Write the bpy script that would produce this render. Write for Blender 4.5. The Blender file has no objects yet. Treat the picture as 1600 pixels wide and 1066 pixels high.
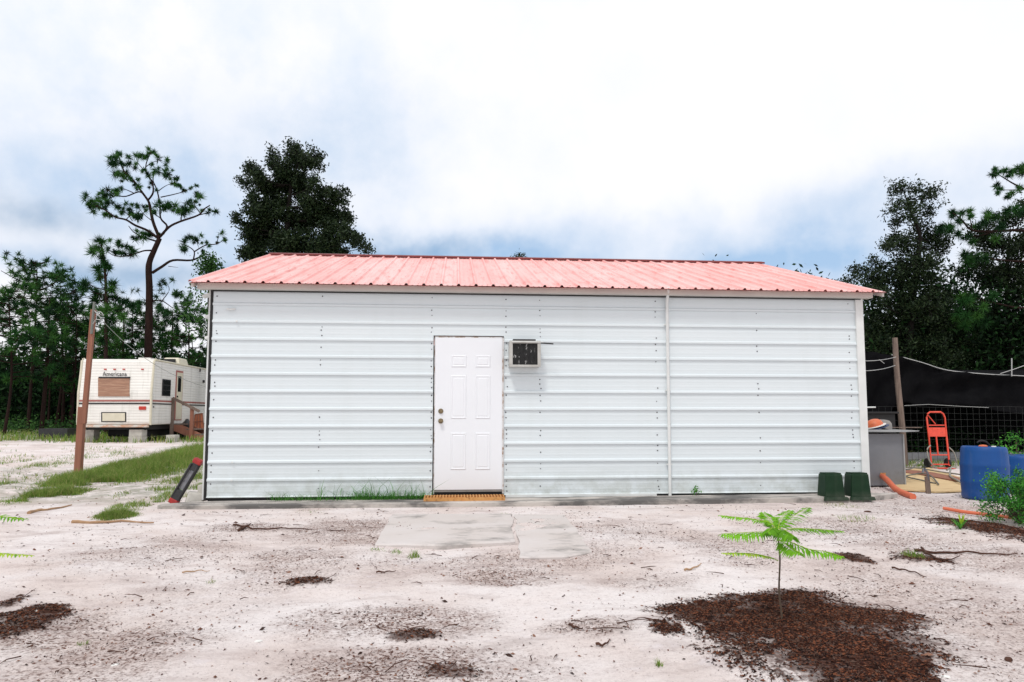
import bpy, math, random
import numpy as np
from mathutils import Vector, Matrix
R = math.radians
rnd = random.Random(7)
rng = np.random.default_rng(11)
scene = bpy.context.scene
col = scene.collection

# ------------------------------------------------------------------ camera
CAM = np.array([3.1918, -9.3659, 1.0683])
F_PX, CX, CY, PITCH, YAW = 1092.8, 800.2, 558.4, 0.0819, -0.0806
cd = bpy.data.cameras.new('camera')
cam = bpy.data.objects.new('camera', cd); col.objects.link(cam)
cam.location = CAM
cam.rotation_euler = (math.pi/2 + PITCH, 0, YAW)
cd.sensor_width = 36; cd.lens = F_PX/1600*36
cd.shift_y = (CY-533)/1600
cd.clip_start = 0.05; cd.clip_end = 3000
scene.camera = cam

# ------------------------------------------------------------------ world: hazy sky with clouds
SUN_EL, SUN_AZ = 58, 205      # azimuth clockwise from +Y; the sun is high behind the camera
w = bpy.data.worlds.new('World'); scene.world = w; w.use_nodes = True
nt = w.node_tree; nt.nodes.clear()
def N(t, **k):
    n = nt.nodes.new(t)
    for a, b in k.items(): setattr(n, a, b)
    return n
def L(a, b): nt.links.new(a, b)
def mth(op, a, b=None, c=None, clamp=False):
    n = N('ShaderNodeMath', operation=op, use_clamp=clamp)
    for i, v in enumerate((a, b, c)):
        if v is None: continue
        if isinstance(v, (int, float)): n.inputs[i].default_value = v
        else: L(v, n.inputs[i])
    return n.outputs[0]
def mixc(f, a, b, t='MIX'):
    n = N('ShaderNodeMix', data_type='RGBA', blend_type=t)
    for s, v in ((0, f), (6, a), (7, b)):
        if isinstance(v, (int, float)): n.inputs[s].default_value = v
        elif isinstance(v, tuple): n.inputs[s].default_value = (*v, 1)
        else: L(v, n.inputs[s])
    return n.outputs[2]
out = N('ShaderNodeOutputWorld'); bg = N('ShaderNodeBackground')
sky = N('ShaderNodeTexSky', sky_type='NISHITA'); sky.sun_disc = False
sky.sun_elevation = R(SUN_EL); sky.sun_rotation = R(SUN_AZ)
sky.air_density = 1.2; sky.dust_density = 1.0
tc = N('ShaderNodeTexCoord'); D = tc.outputs['Generated']
nrm = N('ShaderNodeVectorMath', operation='NORMALIZE'); L(D, nrm.inputs[0]); D = nrm.outputs[0]
sp = N('ShaderNodeSeparateXYZ'); L(D, sp.inputs[0])
z = mth('MAXIMUM', sp.outputs[2], 0.0)
den = mth('ADD', z, 0.22)
cb = N('ShaderNodeCombineXYZ')
L(mth('DIVIDE', sp.outputs[0], den), cb.inputs[0]); L(mth('DIVIDE', sp.outputs[1], den), cb.inputs[1])
n1 = N('ShaderNodeTexNoise'); n1.inputs['Scale'].default_value = 1.3; n1.inputs['Detail'].default_value = 5
n1.inputs['Roughness'].default_value = .5; L(cb.outputs[0], n1.inputs['Vector'])
n2 = N('ShaderNodeTexNoise'); n2.inputs['Scale'].default_value = 6.5; n2.inputs['Detail'].default_value = 9
n2.inputs['Roughness'].default_value = .58; L(D, n2.inputs['Vector'])
w1 = N('ShaderNodeTexNoise'); w1.inputs['Scale'].default_value = 4.5; w1.inputs['Detail'].default_value = 5; w1.inputs['Roughness'].default_value = .55; L(D, w1.inputs['Vector'])
ws = N('ShaderNodeSeparateColor'); L(w1.outputs['Color'], ws.inputs[0])
AZ_ = mth('ADD', mth('ARCTAN2', sp.outputs[0], sp.outputs[1]), mth('MULTIPLY', mth('SUBTRACT', ws.outputs[0], .5), .55))
EL_ = mth('ADD', mth('ARCSINE', sp.outputs[2]), mth('MULTIPLY', mth('SUBTRACT', ws.outputs[1], .5), .20))
# gaps in the cloud cover: (azimuth from +Y, elevation, width, height, depth), degrees
def bank(az, el, wa, we, k):
    a = AZ_; e = EL_
    da = mth('DIVIDE', mth('SUBTRACT', a, R(az)), R(wa)); de = mth('DIVIDE', mth('SUBTRACT', e, R(el)), R(we))
    r = mth('ADD', mth('MULTIPLY', da, da), mth('MULTIPLY', de, de))
    return mth('MULTIPLY', mth('EXPONENT', mth('MULTIPLY', r, -1.0)), k)
gap = None
for b in [(-28, 18, 10, 4.6, .70), (-14, 13.2, 8, 2.6, .60), (-3, 12.6, 10, 2.6, .85), (13, 12.6, 12, 2.8, .62), (30, 11.4, 11, 3.0, .85),
          (-13, 20, 10, 5, .42), (-27, 9.6, 10, 1.8, .8), (34, 15.5, 8, 2.2, .35), (14, 16, 9, 1.6, .25), (70, 14, 20, 6, .6), (-70, 15, 20, 6, .6)]:
    g = bank(*b); gap = g if gap is None else mth('ADD', gap, g)
nz = mth('MULTIPLY', mth('SUBTRACT', n2.outputs[0], .5), 2.2)
nz1 = mth('MULTIPLY', mth('SUBTRACT', n1.outputs[0], .5), 1.2)
gp = mth('MULTIPLY', gap, mth('ADD', mth('ADD', nz, nz1), 1.0))
gp = mth('ADD', gp, mth('MULTIPLY', nz1, .12), clamp=True)
dark = bank(-31, 13.6, 5.5, 1.5, .62)
dark = mth('ADD', dark, bank(-23, 10.2, 7, 1.1, .65))
dark = mth('ADD', dark, bank(-4, 13.4, 7, 1.2, .42))
dk = mth('MULTIPLY', dark, mth('ADD', nz, 1.0), clamp=True)
skc = mixc(1.0, sky.outputs[0], (0.085, 0.085, 0.085), 'MULTIPLY')
hz = mixc(.85, skc, (0.45, 0.65, 0.92))
tx = mth('MULTIPLY', mth('SUBTRACT', n2.outputs[0], .44), 4.0, clamp=True)
tx = mth('MULTIPLY', tx, mth('ADD', bank(-25, 24, 26, 13, .75), .16))
base_ = mixc(tx, (1.02, 1.02, 1.06), (0.76, 0.86, 0.99))
cl = mixc(gp, base_, hz)
cl = mixc(dk, cl, (0.20, 0.36, 0.56))
L(cl, bg.inputs[0]); bg.inputs[1].default_value = 1.0; L(bg.outputs[0], out.inputs[0])

sd = bpy.data.lights.new('sun', 'SUN'); sd.energy = 1.5; sd.angle = R(10); sd.color = (1, .96, .9)
so = bpy.data.objects.new('sun', sd); col.objects.link(so)
az, el = R(SUN_AZ), R(SUN_EL)
sdir = Vector((math.sin(az)*math.cos(el), math.cos(az)*math.cos(el), math.sin(el)))
so.rotation_euler = sdir.to_track_quat('Z', 'Y').to_euler(); so.location = (0, -5, 20)

vs = scene.view_settings
vs.view_transform = 'Standard'; vs.look = 'None'; vs.gamma = 1; vs.exposure = 0.0

# ------------------------------------------------------------------ helpers
_r = np.array([math.cos(YAW), math.sin(YAW), 0])
_f = np.array([-math.sin(YAW)*math.cos(PITCH), math.cos(YAW)*math.cos(PITCH), math.sin(PITCH)])
_u = np.cross(_r, _f)
def ray(px, py):
    return _f + (px-CX)/F_PX*_r - (py-CY)/F_PX*_u
def at(px, py, Y):
    """point on the sight line of a photo pixel at world depth Y"""
    d = ray(px, py); return CAM + d*((Y-CAM[1])/d[1])
def sm(a, b, x):
    t = np.clip((x-a)/(b-a), 0, 1); return t*t*(3-2*t)
def hgt(x, y):
    """terrain height"""
    x = np.asarray(x, float); y = np.asarray(y, float)
    h = -0.08 + 0.27*sm(3, 15, y) + 0.12*sm(15, 32, y)
    amp = 0.012 + 0.0*x
    h = h + amp*(np.sin(x*1.9+y*.7)*np.cos(y*1.3-x*.4) + .5*np.sin(x*4.1-y*2.2+1)*np.cos(y*3.7+x))*sm(1.2, 2.2, np.abs(y+.2))
    return h
def gnd(px, py):
    """point where the sight line of a photo pixel meets the terrain"""
    d = ray(px, py); t = (-0.08-CAM[2])/d[2]
    for _ in range(12):
        p = CAM+d*t; t = (float(hgt(p[0], p[1]))-CAM[2])/d[2]
    return CAM+d*t
OFF = {}
def tag(o, label=None, cat=None, group=None, kind=None):
    if label: o['label'] = label
    if cat: o['category'] = cat
    if group: o['group'] = group
    if kind: o['kind'] = kind
    return o
def thing(name, loc, label, cat, group=None):
    o = bpy.data.objects.new(name, None); col.objects.link(o)
    o.empty_display_size = .1
    o.location = [float(v) for v in loc]; OFF[o.name] = np.array(loc, float)
    return tag(o, label, cat, group)
class MB:
    def __init__(s): s.v = []; s.f = []; s.m = []; s.n = 0
    def add(s, v, f, m=0):
        v = np.asarray(v, float).reshape(-1, 3)
        s.v.append(v); s.f += [tuple(int(i)+s.n for i in q) for q in f]; s.m += [m]*len(f); s.n += len(v)
    def box(s, c, d, m=0, rot=None, taper=None):
        c = np.array(c, float); h = np.array(d, float)/2
        P = np.array([[x, y, z_] for z_ in (-1, 1) for y in (-1, 1) for x in (-1, 1)], float)*h
        if taper is not None: P[4:, :2] *= taper
        if rot is not None: P = P@np.array(rot.to_3x3()).T
        s.add(P+c, [(0, 2, 3, 1), (4, 5, 7, 6), (0, 1, 5, 4), (2, 6, 7, 3), (0, 4, 6, 2), (1, 3, 7, 5)], m)
    def bbox(s, a, b, m=0):
        a = np.array(a, float); b = np.array(b, float); s.box((a+b)/2, np.abs(b-a), m)
    def tube(s, pts, r, n=8, m=0, cap=True):
        pts = [np.array(p, float) for p in pts]; k = len(pts)
        rs = r if hasattr(r, '__len__') else [r]*k
        V = []; up = np.array([.13, .37, .92])
        for i, p in enumerate(pts):
            t = pts[min(i+1, k-1)]-pts[max(i-1, 0)]; t = t/(np.linalg.norm(t)+1e-9)
            a = np.cross(t, up); 
            if np.linalg.norm(a) < .2: a = np.cross(t, np.array([1, .2, .1]))
            a /= np.linalg.norm(a); b = np.cross(t, a)
            for j in range(n):
                q = 2*math.pi*j/n; V.append(p+rs[i]*(math.cos(q)*a+math.sin(q)*b))
        Fc = [(i*n+j, i*n+(j+1) % n, (i+1)*n+(j+1) % n, (i+1)*n+j) for i in range(k-1) for j in range(n)]
        if cap: Fc += [tuple(range(n))[::-1], tuple((k-1)*n+j for j in range(n))]
        s.add(V, Fc, m)
    def lathe(s, c, prof, n=24, m=0, rot=None, sx=1, sy=1):
        V = []; 
        for (r_, z_) in prof:
            for j in range(n):
                q = 2*math.pi*j/n; V.append((r_*math.cos(q)*sx, r_*math.sin(q)*sy, z_))
        V = np.array(V)
        if rot is not None: V = V@np.array(rot.to_3x3()).T
        k = len(prof)
        Fc = [(i*n+j, i*n+(j+1) % n, (i+1)*n+(j+1) % n, (i+1)*n+j) for i in range(k-1) for j in range(n)]
        Fc += [tuple(range(n))[::-1], tuple((k-1)*n+j for j in range(n))]
        s.add(V+np.array(c, float), Fc, m)
    def prism(s, poly, a, b, axis, m=0):
        """poly: 2-D outline in the other two axes, extruded from a to b along axis"""
        n = len(poly); V = []
        for t in (a, b):
            for (p, q) in poly:
                V.append({0: (t, p, q), 1: (p, t, q), 2: (p, q, t)}[axis])
        Fc = [(j, (j+1) % n, n+(j+1) % n, n+j) for j in range(n)] + [tuple(range(n))[::-1], tuple(range(n, 2*n))]
        s.add(V, Fc, m)
    def grid(s, P, m=0):
        P = np.asarray(P); a, b = P.shape[:2]
        s.add(P.reshape(-1, 3), [(i*b+j, i*b+j+1, (i+1)*b+j+1, (i+1)*b+j) for i in range(a-1) for j in range(b-1)], m)
    def build(s, name, mats, parent=None, smooth=False, bevel=0, fix=True, angle=40):
        me = bpy.data.meshes.new(name)
        V = np.concatenate(s.v) if s.v else np.zeros((0, 3))
        off = OFF.get(parent.name, np.zeros(3)) if parent is not None else np.zeros(3)
        loc = np.zeros(3)
        if parent is None:
            loc = np.array([(V[:, 0].min()+V[:, 0].max())/2, (V[:, 1].min()+V[:, 1].max())/2, V[:, 2].min()])
            off = loc
        me.from_pydata((V-off).tolist(), [], s.f)
        mats = mats if isinstance(mats, (list, tuple)) else [mats]
        for m in mats: me.materials.append(m)
        if len(mats) > 1: me.polygons.foreach_set('material_index', s.m)
        me.update()
        if fix:
            import bmesh
            bm = bmesh.new(); bm.from_mesh(me); bmesh.ops.recalc_face_normals(bm, faces=bm.faces); bm.to_mesh(me); bm.free()
        if smooth:
            me.shade_smooth()
            try: me.set_sharp_from_angle(angle=R(angle))
            except Exception: pass
        o = bpy.data.objects.new(name, me); col.objects.link(o)
        if parent is not None: o.parent = parent; OFF[o.name] = off
        else: o.location = loc; OFF[o.name] = loc
        if bevel:
            b = o.modifiers.new('bevel', 'BEVEL'); b.width = bevel; b.segments = 2; b.limit_method = 'ANGLE'; b.angle_limit = R(40)
        return o
def sag(a, b, drop, n=16):
    a = np.array(a, float); b = np.array(b, float); P = []
    for i in range(n+1):
        t = i/n; p = a+(b-a)*t; p[2] -= drop*4*t*(1-t); P.append(p)
    return P
def spline(pts, n=6):
    P = [np.array(p, float) for p in pts]; Q = [2*P[0]-P[1]]+P+[2*P[-1]-P[-2]]; O = []
    for i in range(1, len(Q)-2):
        for k in range(n):
            t = k/n
            O.append(.5*((2*Q[i])+(-Q[i-1]+Q[i+1])*t+(2*Q[i-1]-5*Q[i]+4*Q[i+1]-Q[i+2])*t*t+(-Q[i-1]+3*Q[i]-3*Q[i+1]+Q[i+2])*t**3))
    O.append(P[-1]); return O

def tuft(b, c, r, n, d=None, mats=3, wid=.022, up=.35):
    """star of needles"""
    V = np.empty((n*3, 3)); u = rng.normal(size=(n, 3)); 
    if d is not None: u += np.array(d)*1.1
    u[:, 2] += up; u /= np.linalg.norm(u, axis=1)[:, None]
    ln_ = r*rng.uniform(.65, 1.1, n)[:, None]
    s = np.cross(u, rng.normal(size=(n, 3))); s /= np.linalg.norm(s, axis=1)[:, None]
    c = np.array(c); wv = wid*(.6+.8*rng.random((n, 1)))
    V[0::3] = c+s*wv*.5+u*ln_*.08; V[1::3] = c-s*wv*.5+u*ln_*.08; V[2::3] = c+u*ln_-np.array([0, 0, 1])*ln_*.08
    # mid-widening for readability
    k = int(rng.integers(0, mats)); b.add(V, [(3*i, 3*i+1, 3*i+2) for i in range(n)], k)
def leaves(b, C, size, mats=3, flat=.0):
    """one leaf (folded rhombus) at every point of C"""
    n = len(C); u = rng.normal(size=(n, 3)); u[:, 2] *= (1-flat); u /= np.linalg.norm(u, axis=1)[:, None]
    s = np.cross(u, rng.normal(size=(n, 3))); s /= np.linalg.norm(s, axis=1)[:, None]
    L_ = (size*rng.uniform(.6, 1.25, n))[:, None]; Wd = L_*.42
    V = np.empty((n*4, 3)); V[0::4] = C-u*L_*.5; V[1::4] = C+s*Wd*.5; V[2::4] = C+u*L_*.5; V[3::4] = C-s*Wd*.5
    ks = rng.integers(0, mats, n); base = b.n; b.v.append(V)
    b.f += [(base+4*i, base+4*i+1, base+4*i+2, base+4*i+3) for i in range(n)]; b.m += ks.tolist(); b.n += 4*n
def inball(c, r, n, shell=.35):
    u = rng.normal(size=(n, 3)); u /= np.linalg.norm(u, axis=1)[:, None]
    return np.array(c)+u*np.array(r)*(rng.random((n, 1))**(shell))

# ------------------------------------------------------------------ materials
def mat(name, c1, c2=None, scale=4, rough=.6, metal=0, bump=0, bscale=None, spec=.5, stretch=(1, 1, 1), c3=None, c3scale=1, c3lo=.55, c3hi=.7, trans=0, detail=5):
    m = bpy.data.materials.new(name); m.use_nodes = True; t = m.node_tree; ns = t.nodes; lk = t.links.new
    bs = ns['Principled BSDF']; bs.inputs['Roughness'].default_value = rough; bs.inputs['Metallic'].default_value = metal
    bs.inputs['Specular IOR Level'].default_value = spec
    bs.inputs['Base Color'].default_value = (*c1, 1)
    tc = ns.new('ShaderNodeTexCoord'); mp = ns.new('ShaderNodeMapping'); mp.inputs['Scale'].default_value = stretch
    lk(tc.outputs['Object'], mp.inputs['Vector'])
    last = None
    if c2 is not None:
        n = ns.new('ShaderNodeTexNoise'); n.inputs['Scale'].default_value = scale; n.inputs['Detail'].default_value = detail; n.inputs['Roughness'].default_value = .6
        lk(mp.outputs[0], n.inputs['Vector'])
        mr = ns.new('ShaderNodeMapRange'); mr.inputs[1].default_value = .32; mr.inputs[2].default_value = .68; lk(n.outputs[0], mr.inputs[0])
        mx = ns.new('ShaderNodeMix'); mx.data_type = 'RGBA'; lk(mr.outputs[0], mx.inputs[0])
        mx.inputs[6].default_value = (*c1, 1); mx.inputs[7].default_value = (*c2, 1); last = mx.outputs[2]
    if c3 is not None:
        n = ns.new('ShaderNodeTexNoise'); n.inputs['Scale'].default_value = c3scale; n.inputs['Detail'].default_value = 7; n.inputs['Roughness'].default_value = .65
        lk(mp.outputs[0], n.inputs['Vector'])
        mr = ns.new('ShaderNodeMapRange'); mr.inputs[1].default_value = c3lo; mr.inputs[2].default_value = c3hi; lk(n.outputs[0], mr.inputs[0])
        mx = ns.new('ShaderNodeMix'); mx.data_type = 'RGBA'; lk(mr.outputs[0], mx.inputs[0])
        if last is None: mx.inputs[6].default_value = (*c1, 1)
        else: lk(last, mx.inputs[6])
        mx.inputs[7].default_value = (*c3, 1); last = mx.outputs[2]
    if last is not None: lk(last, bs.inputs['Base Color'])
    if bump:
        n = ns.new('ShaderNodeTexNoise'); n.inputs['Scale'].default_value = bscale or scale*3; n.inputs['Detail'].default_value = 5
        lk(mp.outputs[0], n.inputs['Vector']); b = ns.new('ShaderNodeBump'); b.inputs['Strength'].default_value = bump; b.inputs['Distance'].default_value = .01
        lk(n.outputs[0], b.inputs['Height']); lk(b.outputs[0], bs.inputs['Normal'])
    if trans:
        tr = ns.new('ShaderNodeBsdfTranslucent'); ad = ns.new('ShaderNodeMixShader'); ad.inputs[0].default_value = trans
        if last is not None: lk(last, tr.inputs[0])
        else: tr.inputs[0].default_value = (*c1, 1)
        lk(bs.outputs[0], ad.inputs[1]); lk(tr.outputs[0], ad.inputs[2]); lk(ad.outputs[0], ns['Material Output'].inputs[0])
    return m
M = {}
M['wall'] = mat('painted steel siding', (.67, .738, .765), (.70, .76, .785), 1.2, .38, 0, .05, 3, stretch=(.35, 1, 2.5), c3=(.63, .68, .69), c3scale=1.6, c3lo=.62, c3hi=.85)
M['trim'] = mat('white steel trim', (.74, .76, .75), (.66, .68, .67), 5, .45)
M['fascia'] = mat('warm grey eave trim', (.56, .54, .50), (.50, .48, .45), 3, .5)
M['roof'] = mat('faded red roof steel', (.82, .37, .34), (.87, .53, .50), 1.1, .42, 0, .04, 6, stretch=(3, .4, 1), c3=(.70, .25, .22), c3scale=4, c3lo=.5, c3hi=.72, spec=.35)
M['ridge'] = mat('dark red ridge steel', (.13, .010, .010), (.20, .02, .018), 3, .5)
M['screw'] = mat('dark screw heads', (.05, .05, .055), rough=.5)
M['door'] = mat('white door paint', (.79, .815, .85), (.81, .835, .87), 2, .42)
M['doordirt'] = mat('rusty jamb', (.62, .58, .55), (.30, .18, .10), 26, .7, c3=(.7, .7, .7), c3scale=9, c3lo=.42, c3hi=.5)
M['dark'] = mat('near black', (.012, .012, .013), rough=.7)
M['black'] = mat('black plastic', (.018, .018, .02), (.035, .035, .038), 6, .4)
M['brass'] = mat('weathered brass', (.30, .23, .13), (.18, .14, .09), 40, .35, .8)
M['offwhite'] = mat('yellowed plastic', (.52, .52, .50), (.40, .39, .36), 12, .5)
M['grille'] = mat('dark coil fins', (.012, .012, .013), (.03, .03, .03), 14, .6, .3, c3=(.5, .5, .5), c3scale=16, c3lo=.60, c3hi=.64, stretch=(1.8, 1, .7))
M['rustmat'] = mat('orange rusty grating', (.55, .24, .07), (.62, .34, .12), 15, .8, 0, .3, 60, c3=(.25, .11, .04), c3scale=20, c3lo=.55, c3hi=.7)
M['greenbox'] = mat('dark green plastic', (.006, .026, .011), (.010, .034, .015), 10, .5, spec=.2)
M['concrete'] = mat('stained concrete', (.56, .52, .48), (.42, .39, .36), 2.2, .9, 0, .5, 30, stretch=(.5, 1.6, 1), c3=(.13, .125, .12), c3scale=2.6, c3lo=.44, c3hi=.60, spec=.2)
M['padconcrete'] = mat('sandy concrete', (.60, .56, .545), (.54, .49, .46), 1.8, .92, 0, .4, 40, stretch=(.8, 1.2, 1), c3=(.30, .28, .265), c3scale=3.0, c3lo=.54, c3hi=.70, detail=8, spec=.2)
M['blockcon'] = mat('grey block', (.55, .53, .48), (.42, .40, .36), 6, .9, 0, .4, 30)
M['postwood'] = mat('reddish post wood', (.32, .135, .085), (.24, .10, .065), 6, .85, 0, .4, 20, stretch=(3, 3, .3))
M['oldwood'] = mat('grey weathered wood', (.24, .18, .145), (.12, .085, .07), 8, .9, 0, .6, 20, stretch=(3, 3, .4))
M['wire'] = mat('pale wire', (.45, .46, .45), rough=.5, metal=.3)
M['cable'] = mat('grey cable', (.16, .17, .15), rough=.6)
M['mesh'] = mat('galvanised fence wire', (.028, .03, .029), rough=.8, metal=.0)
M['cloth'] = mat('black shade cloth', (.005, .005, .006), (.009, .009, .010), 3, .95, 0, .5, 8, spec=.02)
M['hotred'] = mat('red orange enamel', (.80, .085, .045), (.66, .06, .03), 12, .45, 0, 0, c3=(.30, .05, .03), c3scale=14, c3lo=.6, c3hi=.75)
M['rubber'] = mat('black rubber', (.02, .02, .022), (.035, .03, .028), 12, .8)
M['blue'] = mat('blue polyethylene', (.004, .055, .22), (.006, .07, .26), 3, .5, 0, .08, 6, spec=.3, c3=(.02, .09, .24), c3scale=5, c3lo=.60, c3hi=.75)
M['steel'] = mat('dull galvanised sheet', (.19, .20, .22), (.23, .24, .26), 2.5, .55, .2, .1, 5, c3=(.13, .13, .14), c3scale=2.5, c3lo=.55, c3hi=.75)
M['steeltop'] = mat('light sheet metal edge', (.40, .42, .42), (.32, .33, .34), 6, .5, .2)
M['orange'] = mat('orange pipe plastic', (.70, .17, .08), (.60, .14, .07), 6, .6, 0, .1, 20, c3=(.45, .2, .13), c3scale=8, c3lo=.6, c3hi=.8)
M['hat'] = mat('orange hard hat', (.66, .16, .06), (.58, .13, .05), 6, .45)
M['greycloth'] = mat('grey canvas', (.30, .28, .26), (.24, .23, .22), 12, .9)
M['navy'] = mat('navy plastic', (.03, .05, .12), rough=.5)
M['ply'] = mat('pale plywood', (.66, .49, .27), (.58, .42, .22), 3, .85, 0, .2, 10, stretch=(.6, 4, 1), c3=(.36, .20, .10), c3scale=3, c3lo=.58, c3hi=.72)
M['hose'] = mat('grey hose', (.10, .105, .095), (.16, .16, .14), 9, .6)
M['palehose'] = mat('pale hose', (.32, .30, .25), (.20, .20, .17), 9, .6)
def siding(name, c1, c2, freq):
    m = mat(name, c1, c2, 1.6, .45, c3=tuple(.72*v for v in c1), c3scale=1.1, c3lo=.62, c3hi=.82, stretch=(1.5, 1.5, .5))
    t = m.node_tree; ns = t.nodes; lk = t.links.new
    tc = ns.new('ShaderNodeTexCoord'); s = ns.new('ShaderNodeSeparateXYZ'); lk(tc.outputs['Object'], s.inputs[0])
    a = ns.new('ShaderNodeMath'); a.operation = 'MULTIPLY'; lk(s.outputs[2], a.inputs[0]); a.inputs[1].default_value = freq
    f = ns.new('ShaderNodeMath'); f.operation = 'FRACT'; lk(a.outputs[0], f.inputs[0])
    p = ns.new('ShaderNodeMath'); p.operation = 'POWER'; lk(f.outputs[0], p.inputs[0]); p.inputs[1].default_value = 3
    b = ns.new('ShaderNodeBump'); b.inputs['Strength'].default_value = 1; b.inputs['Distance'].default_value = .018; b.invert = True
    lk(p.outputs[0], b.inputs['Height']); lk(b.outputs[0], ns['Principled BSDF'].inputs['Normal'])
    return m
def dirty(m, col_, zhi, streak, amt, st=(5, 5, .35), amp=.6):
    t = m.node_tree; ns = t.nodes; lk = t.links.new; bs = ns['Principled BSDF']; src = bs.inputs['Base Color'].links[0].from_socket
    tc = ns.new('ShaderNodeTexCoord'); s_ = ns.new('ShaderNodeSeparateXYZ'); lk(tc.outputs['Object'], s_.inputs[0])
    mr = ns.new('ShaderNodeMapRange'); mr.inputs[1].default_value = zhi; mr.inputs[2].default_value = 0; lk(s_.outputs[2], mr.inputs[0])
    n = ns.new('ShaderNodeTexNoise'); n.inputs['Scale'].default_value = 5; n.inputs['Detail'].default_value = 8; n.inputs['Roughness'].default_value = .7; lk(tc.outputs['Object'], n.inputs[0])
    m1 = ns.new('ShaderNodeMapRange'); m1.inputs[1].default_value = .4; m1.inputs[2].default_value = .75; lk(n.outputs[0], m1.inputs[0])
    a = ns.new('ShaderNodeMath'); a.operation = 'MULTIPLY'; lk(mr.outputs[0], a.inputs[0]); lk(m1.outputs[0], a.inputs[1])
    mp = ns.new('ShaderNodeMapping'); mp.inputs['Scale'].default_value = st; lk(tc.outputs['Object'], mp.inputs[0])
    n2_ = ns.new('ShaderNodeTexNoise'); n2_.inputs['Scale'].default_value = 1.5; n2_.inputs['Detail'].default_value = 7; lk(mp.outputs[0], n2_.inputs[0])
    m2 = ns.new('ShaderNodeMapRange'); m2.inputs[1].default_value = .55; m2.inputs[2].default_value = .85; m2.inputs[4].default_value = streak; lk(n2_.outputs[0], m2.inputs[0])
    b = ns.new('ShaderNodeMath'); b.operation = 'MULTIPLY_ADD'; b.use_clamp = True; lk(a.outputs[0], b.inputs[0]); b.inputs[1].default_value = amt; lk(m2.outputs[0], b.inputs[2])
    x = ns.new('ShaderNodeMix'); x.data_type = 'RGBA'; lk(b.outputs[0], x.inputs[0]); lk(src, x.inputs[6]); x.inputs[7].default_value = (*col_, 1); lk(x.outputs[2], bs.inputs['Base Color'])
    # slow waviness of thin sheet
    if amp:
        n3 = ns.new('ShaderNodeTexNoise'); n3.inputs['Scale'].default_value = 1.7; n3.inputs['Detail'].default_value = 2; lk(tc.outputs['Object'], n3.inputs[0])
        bp = ns.new('ShaderNodeBump'); bp.inputs['Strength'].default_value = amp; bp.inputs['Distance'].default_value = .02; lk(n3.outputs[0], bp.inputs['Height'])
        if bs.inputs['Normal'].links: lk(bs.inputs['Normal'].links[0].from_socket, bp.inputs['Normal'])
        lk(bp.outputs[0], bs.inputs['Normal'])
dirty(M['wall'], (.34, .36, .30), .40, .08, .8, st=(2.5, 2.5, .3), amp=.25)
dirty(M['greenbox'], (.12, .12, .10), .12, .25, .7, amp=0)
dirty(M['blue'], (.22, .20, .18), .16, .25, .6, amp=0)
dirty(M['steel'], (.24, .21, .18), .3, .3, .6, amp=.3)
M['rv'] = siding('white ribbed camper siding', (.80, .785, .74), (.76, .74, .69), 11)
dirty(M['rv'], (.34, .33, .28), 1.0, .6, .3, amp=0)
M['cream'] = mat('aged cream trim', (.70, .66, .52), (.62, .58, .45), 6, .5)
M['rvred'] = mat('faded maroon stripe', (.36, .12, .10), rough=.6)
M['rvlens'] = mat('red lamp lens', (.5, .035, .02), rough=.3)
M['lattice'] = mat('orange lattice', (.62, .20, .10), (.5, .17, .08), 8, .7)
M['plyboard'] = mat('weathered brown board', (.37, .20, .13), (.27, .15, .10), 5, .8, 0, .3, 9, stretch=(.6, 1, 7), c3=(.50, .32, .22), c3scale=3, c3lo=.5, c3hi=.66)
M['rust'] = mat('rusty bumper', (.58, .52, .46), (.55, .22, .08), 5, .7, c3=(.62, .62, .58), c3scale=3, c3lo=.5, c3hi=.6, stretch=(1, 1, 2))
M['glass'] = mat('dark window glass', (.015, .017, .018), rough=.12, spec=.6)
M['chrome'] = mat('scuffed bare metal', (.35, .35, .36), (.18, .18, .2), 18, .3, .7)
M['pinebark'] = mat('pine bark', (.034, .018, .015), (.018, .011, .010), 5, .95, 0, .6, 12, stretch=(2, 2, .5), spec=.1)
M['oakbark'] = mat('oak bark', (.022, .019, .017), (.014, .012, .011), 5, .95, 0, .5, 12, spec=.1)
def leafset(tag_, cols, tr=.2, rough=.6, spec=.10):
    return [mat(tag_+' leaf %d' % i, c, tuple(v*1.35 for v in c), 3, rough, trans=tr, spec=spec) for i, c in enumerate(cols)]
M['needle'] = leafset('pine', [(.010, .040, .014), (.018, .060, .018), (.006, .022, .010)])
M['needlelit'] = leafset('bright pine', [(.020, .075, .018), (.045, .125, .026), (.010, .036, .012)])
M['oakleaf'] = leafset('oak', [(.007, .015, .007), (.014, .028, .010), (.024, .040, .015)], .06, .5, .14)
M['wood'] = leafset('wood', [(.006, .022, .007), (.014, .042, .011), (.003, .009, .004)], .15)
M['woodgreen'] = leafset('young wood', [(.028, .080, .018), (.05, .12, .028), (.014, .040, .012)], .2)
M['grass'] = leafset('grass', [(.10, .19, .03), (.16, .26, .045), (.28, .29, .10)], .3)
M['weed'] = leafset('weed', [(.07, .22, .04), (.11, .30, .06), (.04, .13, .03)], .3)
M['frond'] = leafset('frond', [(.20, .46, .03), (.14, .35, .022), (.38, .54, .05)], .35, .5)
M['bush'] = leafset('bush', [(.05, .22, .03), (.10, .33, .05), (.025, .10, .025)], .3)
M['twig'] = mat('brown twig', (.10, .05, .035), (.06, .03, .022), 20, .9, spec=.1)
M['stem'] = mat('young brown stem', (.11, .075, .05), (.07, .045, .03), 40, .8)
M['palestick'] = mat('pale dry stick', (.42, .27, .15), (.32, .19, .11), 12, .9)
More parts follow.
